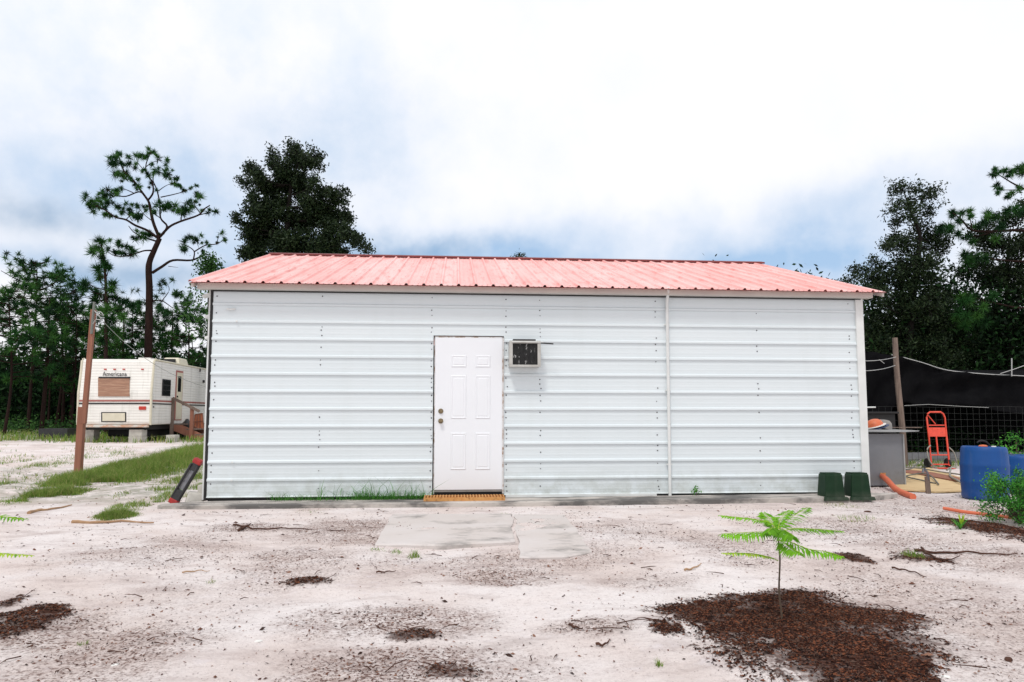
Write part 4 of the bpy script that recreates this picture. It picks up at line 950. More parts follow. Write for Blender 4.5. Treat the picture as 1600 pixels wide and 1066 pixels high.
c = gp(38, 668); b = MB(); b.tube([c, c+[.05, 0, .3]], [.16, .09], 8); b.tube([c+[.1, 0, 0], c+[.3, 0, .22]], [.09, .04], 6); tag(b.build('tree_stump', M['palestick']), 'pale broken stump at the far left edge of the wood', 'stump')

# ------------------------------------------------------------------ vegetation builders
# the tall crooked pine behind the camper (limbs traced: zoomed px -> photo px)
def Z1(x, y): return x/3.5525, 200+y/3.5525
YP = 22.0
def limb(pts, dy, YB, conv):
    n = len(pts); return [at(*conv(*p), YB+dy*(i/(n-1))) for i, p in enumerate(pts)]
trunkp = [(818, 1500), (822, 1300), (828, 1066), (830, 900), (826, 790), (832, 740), (852, 690), (887, 612)]
P = [at(*Z1(*p), YP) for p in trunkp]; P[0][2] = float(gz(P[0][0], YP))-.1
pine = thing('pine_tree', (P[0][0], YP, P[0][2]+.1), 'tall crooked pine with open tufted crown rising behind the camper', 'tree')
b = MB(); sp_ = spline(P, 4); b.tube(sp_, list(np.linspace(.175, .10, len(sp_))), 10); b.build('trunk', M['pinebark'], pine, smooth=True)
LIMBS = [([(885, 610), (850, 520), (832, 430), (820, 400), (795, 365), (740, 290), (690, 240), (662, 165)], .5, .10),
 ([(820, 405), (850, 360), (845, 300), (815, 250), (812, 200), (840, 130)], -.6, .06), ([(815, 250), (770, 200), (760, 170)], .6, .03), ([(812, 215), (850, 190), (900, 180)], -.5, .03),
 ([(888, 605), (940, 550), (1000, 520), (1100, 485), (1135, 450), (1165, 430)], -.9, .085), ([(1100, 485), (1180, 465)], .3, .035), ([(1110, 470), (1080, 425), (1090, 385)], .2, .035), ([(1005, 518), (1010, 480), (1030, 450)], .4, .04),
 ([(905, 590), (928, 545), (892, 500), (888, 420), (870, 340), (850, 290), (860, 240)], 1.0, .07), ([(892, 385), (970, 368), (1030, 350), (1080, 325)], .8, .035), ([(880, 350), (920, 322), (975, 300)], -.5, .03),
 ([(872, 608), (820, 570), (750, 540), (700, 510), (640, 495), (590, 460), (530, 430)], -.8, .08), ([(700, 510), (730, 480), (760, 470)], .5, .03), ([(640, 495), (600, 480), (570, 480)], .5, .03), ([(735, 515), (700, 470), (640, 430)], .6, .03),
 ([(800, 370), (770, 355), (700, 380), (640, 378), (590, 400), (545, 380)], .8, .05), ([(640, 378), (610, 350), (575, 345)], .3, .03), ([(740, 360), (690, 340), (650, 345)], .5, .03),
 ([(865, 628), (800, 608), (745, 580), (715, 545)], .7, .055), ([(840, 680), (800, 682), (760, 695), (700, 712), (640, 710), (600, 690)], -.6, .05),
 ([(845, 805), (900, 770), (960, 735), (1060, 735), (1120, 712), (1145, 700)], .9, .09), ([(1075, 730), (1078, 685), (1040, 655), (1005, 645)], .5, .045), ([(1078, 688), (1140, 652), (1200, 645), (1240, 625)], -.5, .045), ([(1200, 645), (1215, 600), (1212, 580)], .3, .025),
 ([(935, 768), (990, 775)], .3, .02), ([(850, 520), (800, 480), (770, 440)], .6, .03), ([(850, 960), (900, 960), (960, 1000)], .6, .05), ([(900, 960), (940, 900), (920, 850)], .3, .03), ([(890, 500), (850, 470), (850, 440)], -.6, .03)]
bl = MB()
for pts, dy, r in LIMBS:
    q_ = spline(limb(pts, dy, YP, Z1), 4); rr_ = list(np.linspace(r, r*.4, len(q_))); bl.tube(q_, [v*.72 for v in rr_], 6)
bl.build('limbs', M['pinebark'], pine, smooth=True)
TF = [(620,160,26),(650,140,24),(690,150,26),(720,160,24),(640,195,30),(660,215,28),(625,205,24),(700,210,22),(740,200,26),(745,225,24),(780,160,30),(790,175,22),(640,250,28),(660,265,26),(690,245,28),(720,285,26),(745,290,22),(700,290,20),
 (830,128,24),(850,140,24),(860,165,22),(905,182,22),(890,195,20),(850,210,18),(860,245,26),(880,255,26),(910,265,26),(935,270,24),(930,230,18),(820,245,20),(830,265,18),(975,285,22),(970,310,20),(1000,320,16),(1025,340,18),(1078,325,14),(990,325,14),(815,330,18),(740,325,18),(840,300,16),
 (570,340,28),(600,370,26),(640,345,26),(660,340,22),(650,365,24),(590,385,26),(560,370,26),(545,390,26),(500,415,28),(520,400,26),(520,440,26),(530,470,26),(545,440,24),(560,420,24),(500,430,20),(575,445,22),(595,485,20),(620,490,18),(630,425,26),(640,440,20),(685,450,24),(705,425,24),(690,465,22),(710,460,20),
 (750,480,22),(775,500,24),(760,490,24),(785,490,20),(790,440,22),(810,445,20),(850,440,28),(870,415,26),(885,440,22),(850,460,24),(925,420,28),(920,445,22),(960,440,28),(965,465,22),(985,470,20),(1005,455,22),(1030,430,30),(1030,455,28),(1045,475,24),(1020,465,24),
 (1090,378,24),(1095,400,26),(1110,415,18),(1155,455,20),(1165,465,20),(1140,465,16),(870,600,18),(770,580,26),(780,600,28),(760,620,24),(795,615,24),(800,585,24),(840,595,18),
 (655,625,24),(650,650,26),(620,670,26),(640,690,26),(690,670,20),(690,700,24),(740,670,24),(745,700,26),(725,690,22),(660,700,20),(1010,640,28),(1000,660,24),(1030,605,28),(1045,625,22),(1080,610,24),(1090,630,22),(1130,610,22),(1135,635,20),(1165,640,18),(1215,585,22),(1245,625,20),(1225,615,16),(1155,695,20),(1000,675,16),(920,840,30),(905,870,24),(880,930,26),(960,920,20),(975,935,20)]
bc = MB()
for (x, y, r) in TF:
    px_, py_ = Z1(x, y); cc_ = at(px_, py_, YP+rnd.uniform(-.8, .8)); rr3 = r*.0118*rnd.uniform(.8, 1.25)
    for q3 in range(rnd.choice((1, 2, 2, 3))): tuft(bc, cc_+rng.normal(size=3)*np.array([.13, .1, .06]), rr3*(1 if q3 == 0 else rnd.uniform(.6, .9)), rnd.randint(60, 100), d=(rnd.gauss(0, .5), rnd.gauss(0, .4), 0), wid=.026, up=.3)
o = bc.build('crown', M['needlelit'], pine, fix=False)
for m_ in o.data.materials: pass

# generic pine
def make_pine(base, h, cb, spread, dens, label, group, lit=True, lean=0, tr=.30, nt_=52, tw=.042, cat='tree', name='pine_tree', fork=0, limbn=None):
    t = thing(name, base, label, cat, group)
    base = np.array(base, float); lx = rnd.uniform(-.25, .25)
    def tp_(v): return base+np.array([lean*v*v*h+lx*math.sin(v*5)*.35, .2*math.sin(v*4), v*h])
    b = MB(); P = [tp_(v) for v in np.linspace(-.01, .98, 12)]; b.tube(P, list(np.linspace(h*.011, h*.002, 12)), 8); b.build('trunk', M['pinebark'], t, smooth=True)
    bl = MB(); bc = MB(); nl = limbn or int(dens*14)
    for i in range(nl):
        v = cb+(1-cb)*(i+rnd.random())/nl; v = min(v, .98); a = rnd.uniform(0, 6.283)
        prof_ = math.sin(math.pi*min(1, .25+.72*((v-cb)/(1-cb))))**.7
        ll = spread*prof_*rnd.uniform(.6, 1.1)
        o_ = tp_(v); d = np.array([math.cos(a), math.sin(a), 0]); rise = rnd.uniform(.05, .5)
        Q = [o_, o_+d*ll*.5+[0, 0, ll*rise*.25], o_+d*ll+[rnd.uniform(-.2, .2), 0, ll*rise]]
        bl.tube(spline(Q, 3), list(np.linspace(h*.0045, h*.0015, 7)), 5)
        k = max(3, int(ll*dens*2.7))
        for j in range(k):
            s_ = rnd.uniform(.35, 1.05); p = o_+d*ll*s_+[rnd.gauss(0, .28), rnd.gauss(0, .28), ll*rise*s_+rnd.gauss(0, .18)+.05]
            if rnd.random() < .5: bl.tube([o_+d*ll*max(.2, s_-.2)+[0, 0, ll*rise*(s_-.2)], p], [h*.0018, h*.001], 3, cap=False)
            tuft(bc, p, tr*rnd.uniform(.9, 1.35), nt_, wid=tw)
    for j in range(4): tuft(bc, tp_(.98)+[rnd.gauss(0, .15), 0, rnd.uniform(-.1, .2)], tr, nt_, wid=tw)
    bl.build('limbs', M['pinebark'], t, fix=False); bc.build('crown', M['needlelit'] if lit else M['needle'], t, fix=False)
    return t
def base_at(px_, Y): 
    p = at(px_, 650, Y); return (p[0], Y, float(gz(p[0], Y)))
def htop(px_, py_, Y): return at(px_, py_, Y)[2]-float(gz(0, Y))

# young pine left of the crooked pine
YQ = 20.0
Q = [(590, 1700), (588, 1300), (590, 1066), (590, 900), (582, 780), (575, 700), (560, 640)]
P = [at(*Z1(*p), YQ) for p in Q]; P[0][2] = float(gz(P[0][0], YQ))-.05
t = thing('pine_tree', (P[0][0], YQ, P[0][2]+.05), 'slender young pine with long drooping tufts, just left of the crooked pine', 'tree')
b = MB(); q_ = spline(P, 3); b.tube(q_, list(np.linspace(.085, .03, len(q_))), 7); b.build('trunk', M['pinebark'], t, smooth=True)
bl = MB(); bc = MB()
for (x, y, r) in [(560,640,42),(520,685,44),(545,670,36),(600,745,38),(605,780,30),(535,790,46),(550,830,44),(625,860,44),(610,900,40),(465,850,42),(470,880,34),(545,930,48),(525,960,40),(590,960,44),(640,940,40),(600,1010,50),(560,1020,44),(650,1010,44),(510,1000,34),(690,970,36),(740,980,36),(620,1060,50),(680,1050,40),(570,710,30),(590,1120,50),(640,1130,50),(560,1180,46)]:
    px_, py_ = Z1(x, y); c = at(px_, py_, YQ+rnd.uniform(-.5, .5)); px2, py2 = Z1(588 if y > 700 else 572, y+50); o_ = at(px2, py2, YQ); bl.tube([o_, (o_+c)/2+[0, 0, -.08], c], [.025, .018, .01], 4)
    for k in range(2): tuft(bc, c+rng.normal(size=3)*.06, r*.0092, 90, wid=.030)
bl.build('limbs', M['pinebark'], t, fix=False); bc.build('crown', M['needlelit'], t, fix=False)

# pines of the left wood
LP = [(45, 408, 25, .52, 2.0, 'broad pine with flat rounded top standing left of the leaning brown post'),
      (8, 452, 21, .35, 2.2, 'dense bright pine cut by the left edge of the photo'),
      (88, 432, 27, .45, 1.8, 'bushy pine between the flat topped pine and the leaning brown post'),
      (112, 480, 24, .30, 1.6, 'low pine directly behind the top of the leaning brown post'),
      (200, 474, 27, .30, 2.0, 'bushy pine just left of the crooked pine trunk, above the camper roof'),
      (290, 470, 26, .28, 1.9, 'round dark green pine beside the left edge of the shed'),
      (255, 488, 30, .35, 1.9, 'darker pine just right of the crooked pine trunk'),
      (150, 520, 31, .3, 2.2, 'pine in shade behind the slender young pine')]
for (px_, py_, Y, cb, spd, lab) in LP:
    bb = base_at(px_, Y); make_pine(bb, htop(px_, py_, Y), cb, spd, 2.0, lab, 'pines of the left wood', lit=True, tr=.27, nt_=46, tw=.034)
# bare trunks visible at left
for k, (px_, Y, lab) in enumerate(((66, 23, 'straight dark trunk midway between the left edge and the brown post'), (185, 26, 'thin dark trunk behind the camper roof, left of the crooked pine'), (262, 27, 'thin dark trunk behind the camper roof, right of the crooked pine'))):
    bb = np.array(base_at(px_, Y)); b = MB(); b.tube([bb-[0, 0, .1], bb+[.1, 0, 3], bb+[.05, 0, 6]], [.10, .075, .02], 7)
    t = thing('pine_tree', bb, lab, 'tree', 'thin trunks of the left wood'); b.build('trunk', M['pinebark'], t)
    bc = MB(); 
    for j in range(30): tuft(bc, bb+[rnd.gauss(0, .8), rnd.gauss(0, .8), rnd.uniform(4.2, 7.2)], .32, 30, wid=.03)
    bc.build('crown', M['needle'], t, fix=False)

# oaks built from clumps
def make_oak(base, Y, blobs, conv, s, trunk_px, label, leafn, size, dy=1.0, name='oak_tree', group=None, mats='oakleaf', sparse=()):
    t = thing(name, base, label, 'tree', group); base = np.array(base, float)
    b = MB(); P = [base-[0, 0, .1]]+[at(*conv(*p), Y) for p in trunk_px]; q_ = spline(P, 3); b.tube(q_, list(np.linspace(.20, .015, len(q_))), 8); b.build('trunk', M['oakbark'], t, smooth=True)
    bl = MB(); bc = MB()
    area = sum(rx*ry for _, _, rx, ry in blobs)
    for i, (x, y, rx, ry) in enumerate(blobs):
        k = leafn*rx*ry/area; c = at(*conv(x, y), Y+rnd.uniform(-dy, dy)*.8)
        jx, jy = rnd.uniform(-.25, .25)*rx, rnd.uniform(-.3, .3)*ry; c = c+(at(*conv(x+jx, y+jy), Y)-at(*conv(x, y), Y))
        e = at(*conv(x+rx, y), Y); wx_ = abs(e[0]-at(*conv(x, y), Y)[0]); wz_ = wx_*ry/rx
        j = min(range(len(q_)), key=lambda m_: np.linalg.norm(q_[m_]-c)+.3*abs(m_-len(q_)/2)/len(q_)+(0 if q_[m_][2] < c[2] else 1.2)); o_ = q_[j]
        bl.tube(spline([o_, (o_+c)/2+[rnd.uniform(-.15, .15), 0, -.12], c], 3), list(np.linspace(.035, .012, 7)), 4, cap=False)
        # sprays: twigs ending in leaf clusters
        nsp = max(5, int(k/40)); per = max(6, int(k/nsp))
        for _ in range(nsp):
            e = inball(c, (wx_, max(wx_*.8, dy*.6), wz_), 1, .42)[0]
            bl.tube([c+(e-c)*.15, c+(e-c)*.6+rng.normal(size=3)*.05, e], [.014, .010, .005], 3, cap=False)
            al = c+(e-c)*(1-.35*rng.random((per, 1)))+rng.normal(size=(per, 3))*.115
            leaves(bc, al, size)
    bl.build('limbs', M['oakbark'], t, fix=False); bc.build('crown', M[mats], t, fix=False)
    return t
def Z8(x, y): return 340+x/4.846, 200+y/4.846
BL = [(600,180,85,60),(560,140,50,30),(760,200,55,45),(770,290,45,40),(680,260,80,70),(425,185,30,25),(440,260,60,60),(230,320,70,50),(190,390,45,50),(320,350,90,65),(520,320,110,85),(600,360,90,70),
      (400,470,120,70),(520,470,120,80),(650,470,90,80),(300,540,70,50),(720,430,60,50),(820,500,100,60),(900,540,90,70),(960,480,40,20),(250,640,90,80),(170,700,50,50),(400,630,150,100),(600,640,160,110),(800,660,150,110),(930,660,90,80),(1010,690,40,20),
      (220,790,80,70),(400,800,160,100),(620,830,180,110),(830,830,150,100),(980,800,90,80),(1060,850,70,50),(1110,900,50,40),(330,930,120,80),(220,960,70,60),(550,950,200,90),(800,950,150,80),(950,930,80,60),(500,1060,200,80),(300,1060,120,70),(500,400,110,60),(480,560,140,60),(700,570,140,60),(840,590,90,50),(380,735,150,60),(640,745,170,60),(860,745,120,60),(280,870,110,50),(520,890,170,60),(740,900,160,60),(600,270,100,60),(340,430,80,45)]
YO = 21.0
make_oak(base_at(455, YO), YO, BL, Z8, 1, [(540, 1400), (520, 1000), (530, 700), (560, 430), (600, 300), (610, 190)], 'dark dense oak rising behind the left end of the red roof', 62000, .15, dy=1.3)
def Z5(x, y): return 1240+x/3.331, 240+y/3.331
BR = [(530,160,45,22),(560,200,60,35),(620,190,40,25),(680,200,60,30),(740,215,30,30),(570,265,70,40),(500,295,35,20),(640,250,50,40),(720,300,60,40),(620,320,70,45),(560,350,50,40),(680,370,60,40),
      (490,450,50,35),(480,500,35,30),(560,430,50,40),(680,430,100,55),(770,440,60,60),(600,500,110,60),(740,500,90,60),(450,560,60,40),(560,580,120,60),(690,580,120,70),(380,620,70,40),(310,650,40,25),(470,660,120,60),(620,680,150,80),(760,680,70,90),
      (420,740,70,60),(560,780,160,90),(700,790,120,90),(480,880,120,100),(640,900,150,100),(780,880,90,100),(430,1000,90,90),(580,1020,160,100),(740,1020,120,100),(550,1150,200,80),(750,1150,150,80)]
YR = 17.0
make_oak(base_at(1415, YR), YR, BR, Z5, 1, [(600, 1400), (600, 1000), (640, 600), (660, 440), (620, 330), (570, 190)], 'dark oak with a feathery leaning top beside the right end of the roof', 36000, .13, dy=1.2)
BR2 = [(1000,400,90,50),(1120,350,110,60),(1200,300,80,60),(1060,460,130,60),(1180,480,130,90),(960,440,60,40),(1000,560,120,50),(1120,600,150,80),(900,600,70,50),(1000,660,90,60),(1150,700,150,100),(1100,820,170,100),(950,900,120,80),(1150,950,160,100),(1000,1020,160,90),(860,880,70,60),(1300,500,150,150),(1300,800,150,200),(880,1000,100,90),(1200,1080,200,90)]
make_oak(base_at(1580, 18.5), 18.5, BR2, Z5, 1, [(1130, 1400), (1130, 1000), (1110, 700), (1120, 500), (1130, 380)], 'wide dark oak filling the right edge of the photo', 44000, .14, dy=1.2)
# right pine reaching across the oaks
YS = 16.5
t = thing('pine_tree', base_at(1648, YS), 'tufted pine reaching in from the right edge over the dark oaks', 'tree')
b = MB(); bb = np.array(base_at(1648, YS)); tp1 = at(1640, 240, YS); b.tube(spline([bb-[0, 0, .1], bb+[.1, 0, 3], bb+[-.1, 0, 6], tp1], 4), list(np.linspace(.2, .06, 13)), 8); b.build('trunk', M['pinebark'], t, smooth=True)
bl = MB(); bc = MB()
for pts, r in (([(1360, 430), (1180, 400), (1050, 405), (930, 400), (880, 350), (830, 310)], .07), ([(1050, 405), (950, 430), (850, 420), (780, 400)], .03), ([(930, 400), (920, 340), (920, 310)], .025), ([(1360, 220), (1220, 190), (1150, 160), (1100, 130), (1050, 100)], .05), ([(1180, 190), (1110, 190), (1060, 190)], .025), ([(1200, 185), (1150, 215), (1120, 240)], .02),
               ([(1360, 820), (1150, 800), (1000, 770), (900, 790), (860, 830)], .05), ([(1000, 770), (940, 750), (880, 750)], .03), ([(1360, 560), (1150, 560), (960, 540), (880, 540)], .05)):
    bl.tube(spline([at(*Z5(*p), YS+.5*math.sin(i)) for i, p in enumerate(pts)], 4), list(np.linspace(r, r*.3, 4*(len(pts)-1)+1)), 5)
for (x, y, r) in [(820,305,30),(840,320,26),(880,310,28),(920,300,30),(925,325,24),(860,360,30),(800,380,36),(780,400,34),(820,400,34),(760,390,30),(860,420,32),(900,440,30),(960,390,34),(1000,320,34),(1010,340,30),(990,370,34),(1050,330,32),(1120,300,36),(1170,290,40),(1190,310,40),(1080,380,36),(1050,440,36),(930,460,28),
    (1050,80,22),(1040,105,24),(1060,115,22),(1100,95,26),(1120,110,26),(1150,90,30),(1175,75,32),(1190,100,34),(1200,60,30),(1060,170,22),(1070,185,22),(1055,200,18),(1125,210,22),(1110,235,20),(1170,190,26),(880,540,40),(920,550,38),(960,540,38),(900,580,36),(1000,545,30),
    (900,750,40),(940,740,38),(870,760,36),(920,770,36),(860,830,38),(900,850,38),(950,840,36),(980,800,36),(930,880,40),(1000,880,36),(1040,760,36),(890,900,38),(850,860,34)]:
    px_, py_ = Z5(x, y)
    for k in range(2): tuft(bc, at(px_, py_, YS+rnd.uniform(-.7, .7))+rng.normal(size=3)*.05, r*.0100, 80, wid=.026)
bl.build('limbs', M['pinebark'], t, fix=False); bc.build('crown', M['needlelit'], t, fix=False)
# small tree tops peeping above the roof
for (pc, pyt, Y, rr_, lab, nleaf) in ((328, 405, 18, (17, 26), 'small leafy tree top beside the left eave, right of the crooked pine', 1500), (811, 401, 30, (9, 5), 'tiny tree top peeping over the middle of the roof ridge', 500), (1268, 437, 26, (7, 4), 'small tree top peeping over the right slope of the roof', 160), (1316, 444, 24, (12, 7), 'low tree top peeping over the right eave next to the dark oak', 900)):
    bb = base_at(pc, Y); t = thing('broadleaf_tree', bb, lab, 'tree', 'tree tops peeping over the shed roof')
    c = at(pc, pyt+rr_[1]*.6, Y); b = MB(); b.tube([bb, c-[0, 0, .5], c], [.12, .06, .02], 6); b.build('trunk', M['oakbark'], t)
    s_ = abs(at(pc+1, pyt, Y)[0]-at(pc, pyt, Y)[0]); bc = MB()
    for k in range(nleaf//18):
        e = inball(c, (rr_[0]*s_, rr_[0]*s_, rr_[1]*s_), 1, .5)[0]; leaves(bc, e+rng.normal(size=(18, 3))*.13, .13)
    leaves(bc, inball(c-[0, 0, 1.6], (1.1, 1.1, 1.4), 900), .16)
    bc.build('crown', M['woodgreen'] if pc == 328 else M['oakleaf'], t, fix=False)

# far wood as one mass each side
def woods(name, x_a, x_b, ya, yb, top, n, lab, mats, leafsz=.30, lowfill=True):
    b = MB(); X = rng.uniform(x_a, x_b, n); Yv = ya+(yb-ya)*rng.random(n)
    hh = top(X)*(.72+.5*vnoise(X, Yv, .35, 4)); Zc = hh*rng.random(n)**.8
    for i in range(n):
        c = (X[i], Yv[i], .2+Zc[i])
        leaves(b, np.array(c)+rng.normal(size=(30, 3))*np.array([.55, .55, .35]), leafsz)
    o = b.build(name, mats, fix=False); return tag(o, lab, 'woodland', kind='stuff')
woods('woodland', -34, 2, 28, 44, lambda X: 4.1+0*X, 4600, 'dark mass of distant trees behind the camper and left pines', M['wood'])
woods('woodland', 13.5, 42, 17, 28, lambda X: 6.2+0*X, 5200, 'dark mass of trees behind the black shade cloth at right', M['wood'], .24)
# trunks inside the far wood
b = MB()
for i in range(110):
    x_ = rnd.uniform(-34, 1); y_ = rnd.uniform(27, 40); z_ = float(gz(x_, y_)); b.tube([(x_, y_, z_-.1), (x_+rnd.uniform(-.3, .3), y_, z_+rnd.uniform(3.6, 5.4))], [rnd.uniform(.06, .11), .02], 5, cap=False)
tag(b.build('woodland_trunks', M['pinebark'], fix=False), 'many thin dark trunks standing in the shaded wood on the left', 'woodland', kind='stuff')
# green undergrowth at the foot of the left wood
b = MB()
for i in range(1500):
    x_ = rnd.uniform(-24, 2); y_ = rnd.uniform(19.5, 30); z_ = float(gz(x_, y_))
    if fbm(x_, y_, .5, 2) < .42: continue
    leaves(b, np.array((x_, y_, z_+.25))+rng.normal(size=(14, 3))*np.array([.35, .3, .22]), .16)
tag(b.build('undergrowth', M['woodgreen'], fix=False), 'low green scrub along the foot of the left wood', 'undergrowth', kind='stuff')

# ------------------------------------------------------------------ grass
def blades(b, X, Yv, hmin, hmax, wid=.006, lean=.6, hs=1):
    n = len(X); Zv = gz(X, Yv); a = rng.uniform(0, 6.283, n); d = np.stack([np.cos(a), np.sin(a), 0*a], 1); s = np.stack([-np.sin(a), np.cos(a), 0*a], 1)
    a2 = rng.uniform(0, 6.283, n); s = np.stack([np.cos(a2), np.sin(a2), 0*a], 1)
    hh = (rng.uniform(hmin, hmax, n)*hs)[:, None]; P0 = np.stack([X, Yv, Zv-.01], 1); le = rng.uniform(0, lean, n)[:, None]
    V = np.empty((n*5, 3)); w_ = wid*(.7+.6*rng.random((n, 1)))
    mid = P0+d*hh*le*.35+np.array([0, 0, 1])*hh*.6; tip = P0+d*hh*le*1.3+np.array([0, 0, 1])*hh
    V[0::5] = P0+s*w_; V[1::5] = P0-s*w_; V[2::5] = mid-s*w_*.7; V[3::5] = mid+s*w_*.7; V[4::5] = tip
    base = b.n; b.v.append(V); ks = rng.integers(0, 3, n)
    for i in range(n): b.f += [(base+5*i, base+5*i+1, base+5*i+2, base+5*i+3), (base+5*i+3, base+5*i+2, base+5*i+4)]; b.m += [int(ks[i])]*2
    b.n += 5*n
def gpatch(cx_, cy_, rx, ry, n, thr=.0):
    """points on the ground inside a photo-space ellipse, ragged at the rim"""
    c = gnd(cx_, cy_); ex = np.linalg.norm(gnd(cx_+rx, cy_)-c); ey = np.linalg.norm(gnd(cx_, cy_-ry)-c)
    ey2 = np.linalg.norm(gnd(cx_, cy_+ry)-c); ey = (ey+ey2)/2
    a = rng.uniform(0, 6.283, n); r = np.sqrt(rng.random(n))*(.65+.7*vnoise(np.cos(a)*3+c[0], np.sin(a)*3+c[1], 1.0, 7))
    r = r*rng.uniform(.8, 1.35, n); X = c[0]+np.cos(a)*r*ex; Yv = c[1]+np.sin(a)*r*ey; hs = np.clip(1.45-r, .18, 1)*(.55+.9*fbm(X, Yv, 2.5, 71))
    if thr: k = fbm(X, Yv, 2.2, 13) > thr; X, Yv, hs = X[k], Yv[k], hs[k]
    k = ~((X > -.1) & (X < W+.1) & (Yv > -.05) & (Yv < DEP)); return X[k], Yv[k], hs[k]
b = MB()
for (a, c, rx, ry, n, h0, h1, thr) in [(265, 722, 62, 16, 9500, .08, .30, .36), (215, 738, 75, 14, 9000, .08, .28, .36), (150, 752, 65, 9, 6500, .07, .22, .38), (80, 774, 38, 8, 4000, .05, .16, .36), (300, 706, 30, 12, 4000, .08, .28, 0),
    (225, 790, 45, 7, 1300, .04, .12, .48), (180, 808, 28, 4.5, 2200, .04, .12, 0), (290, 770, 26, 16, 1500, .04, .14, .44), (70, 728, 40, 6, 700, .04, .12, .5), (25, 725, 30, 8, 600, .04, .12, .48), (8, 757, 12, 3, 200, .04, .1, 0),
    (150, 712, 60, 7, 900, .04, .12, .5), (230, 768, 40, 8, 900, .03, .10, .48), (290, 750, 20, 8, 800, .05, .14, .4), (620, 862, 10, 3, 60, .02, .05, 0), (648, 868, 9, 3, 80, .03, .07, 0), (590, 860, 16, 3, 60, .02, .05, 0), (130, 1003, 12, 3, 60, .01, .03, 0),
    (1340, 812, 40, 7, 160, .02, .07, .5), (1425, 872, 14, 4, 160, .02, .07, 0), (1030, 1040, 6, 3, 30, .02, .05, 0), (330, 909, 6, 2, 24, .02, .05, 0), (700, 773, 30, 3, 100, .02, .06, .4), (490, 800, 30, 3, 40, .01, .04, 0), (1310, 790, 30, 4, 90, .02, .06, 0), (790, 805, 10, 4, 40, .02, .04, 0)]:
    X, Yv, hs = gpatch(a, c, rx, ry, int(n*1.5), thr); blades(b, X, Yv, h0, h1, .0032 if c < 780 else .0024, .9, hs)
tag(b.build('grass', M['grass'], fix=False), 'dry green grass strip and tufts growing in the pale sand', 'grass', kind='stuff')
b = MB()
n = 16000; X = rng.uniform(-26, 3, n); Yv = rng.uniform(13.5, 24, n); k = fbm(X, Yv, .5, 21) > .36+.14*sm(17, 13.5, Yv); blades(b, X[k], Yv[k], .08, .28, .012)
n = 9000; X = rng.uniform(9.5, 18, n); Yv = rng.uniform(5.0, 9, n); blades(b, X, Yv, .03, .12, .006)
n = 9000; X = rng.uniform(-14, -.4, n); Yv = rng.uniform(2, 13, n); k = fbm(X, Yv, .9, 29) > .60; blades(b, X[k], Yv[k], .03, .10, .006)
tag(b.build('rough_grass', M['grass'], fix=False), 'rough grass along the foot of the woods around camper and fence', 'grass', kind='stuff')
# weeds along the wall foot
b = MB()
def weeds(x_a, x_b, n, h0, h1, y0_=-.16, y1_=-.02, w_=.004):
    X = rng.uniform(x_a, x_b, n); Yv = rng.uniform(y0_, y1_, n); k = b.n; blades(b, X, Yv, h0, h1, w_, .9)
weeds(.9, 2.85, 900, .04, .15); weeds(1.9, 2.85, 900, .05, .20); weeds(.8, 1.3, 70, .08, .20); weeds(1.4, 2.85, 110, .15, .38, w_=.004); weeds(2.86, 3.8, 90, .03, .09, -.09, -.03); weeds(5.45, 5.7, 14, .03, .09); weeds(2.1, 2.5, 26, .10, .26)
weeds(3.15, 3.4, 30, .02, .06, -.30, -.14); weeds(8.2, 8.7, 20, .02, .06, -.45, -.36)
tag(b.build('weeds', M['weed'], fix=False), 'green grassy weeds growing along the wall foot left of the door', 'weeds', kind='stuff')
c = np.array([6.43, -.07, -.03]); t = thing('wall_seedling', c, 'tiny leafy seedling at the wall foot right of the downpipe', 'seedling')
b = MB(); b.tube([c, c+[.01, 0, .10]], .004, 5); b.build('stem', M['stem'], t)
b = MB(); leaves(b, c+[0, 0, .085]+rng.normal(size=(34, 3))*.028, .05); b.build('foliage', M['weed'], t, fix=False)

# ------------------------------------------------------------------ saplings with feathery fronds
def frond(b, bs_, pts, leaf=.05, droop=.25, m=0, n=22):
    P = spline(pts, 8); k = len(P); bs_.tube(P, list(np.linspace(.0028, .0012, k)), 4)
    cum = np.cumsum([0]+[np.linalg.norm(P[i+1]-P[i]) for i in range(k-1)]); Lt = cum[-1]
    for i in range(n):
        s_ = Lt*(.16+.84*i/(n-1)); j = min(k-2, int(np.searchsorted(cum, s_, 'right')-1)); t_ = (s_-cum[j])/(cum[j+1]-cum[j]+1e-9); p = P[j]*(1-t_)+P[j+1]*t_
        d = P[j+1]-P[j]; d /= np.linalg.norm(d); sd2 = np.cross(d, [0, 0, 1]); sd2 /= (np.linalg.norm(sd2)+1e-9)
        f_ = math.sin(math.pi*(.18+.74*i/(n-1)))**.7
        for s2 in (-1, 1):
            dir_ = sd2*s2*.85+d*.45+np.array([0, 0, -droop])+rng.normal(size=3)*.07; dir_ /= np.linalg.norm(dir_)
            l_ = leaf*1.25*f_*rnd.uniform(.85, 1.12); w_ = np.cross(dir_, np.cross(d, sd2)+rng.normal(size=3)*.25); w_ /= np.linalg.norm(w_); w_ = w_*.0066
            q0 = p; qa = p+dir_*l_*.5+[0, 0, .002]; q1 = p+dir_*l_-[0, 0, l_*.15]
            b.add([q0, qa+w_, q1, qa-w_], [(0, 1, 2, 3)], m if rnd.random() < .8 else rnd.choice((0, 1)))
def Z6(x, y): return 1040+x/2.857, 760+y/2.857
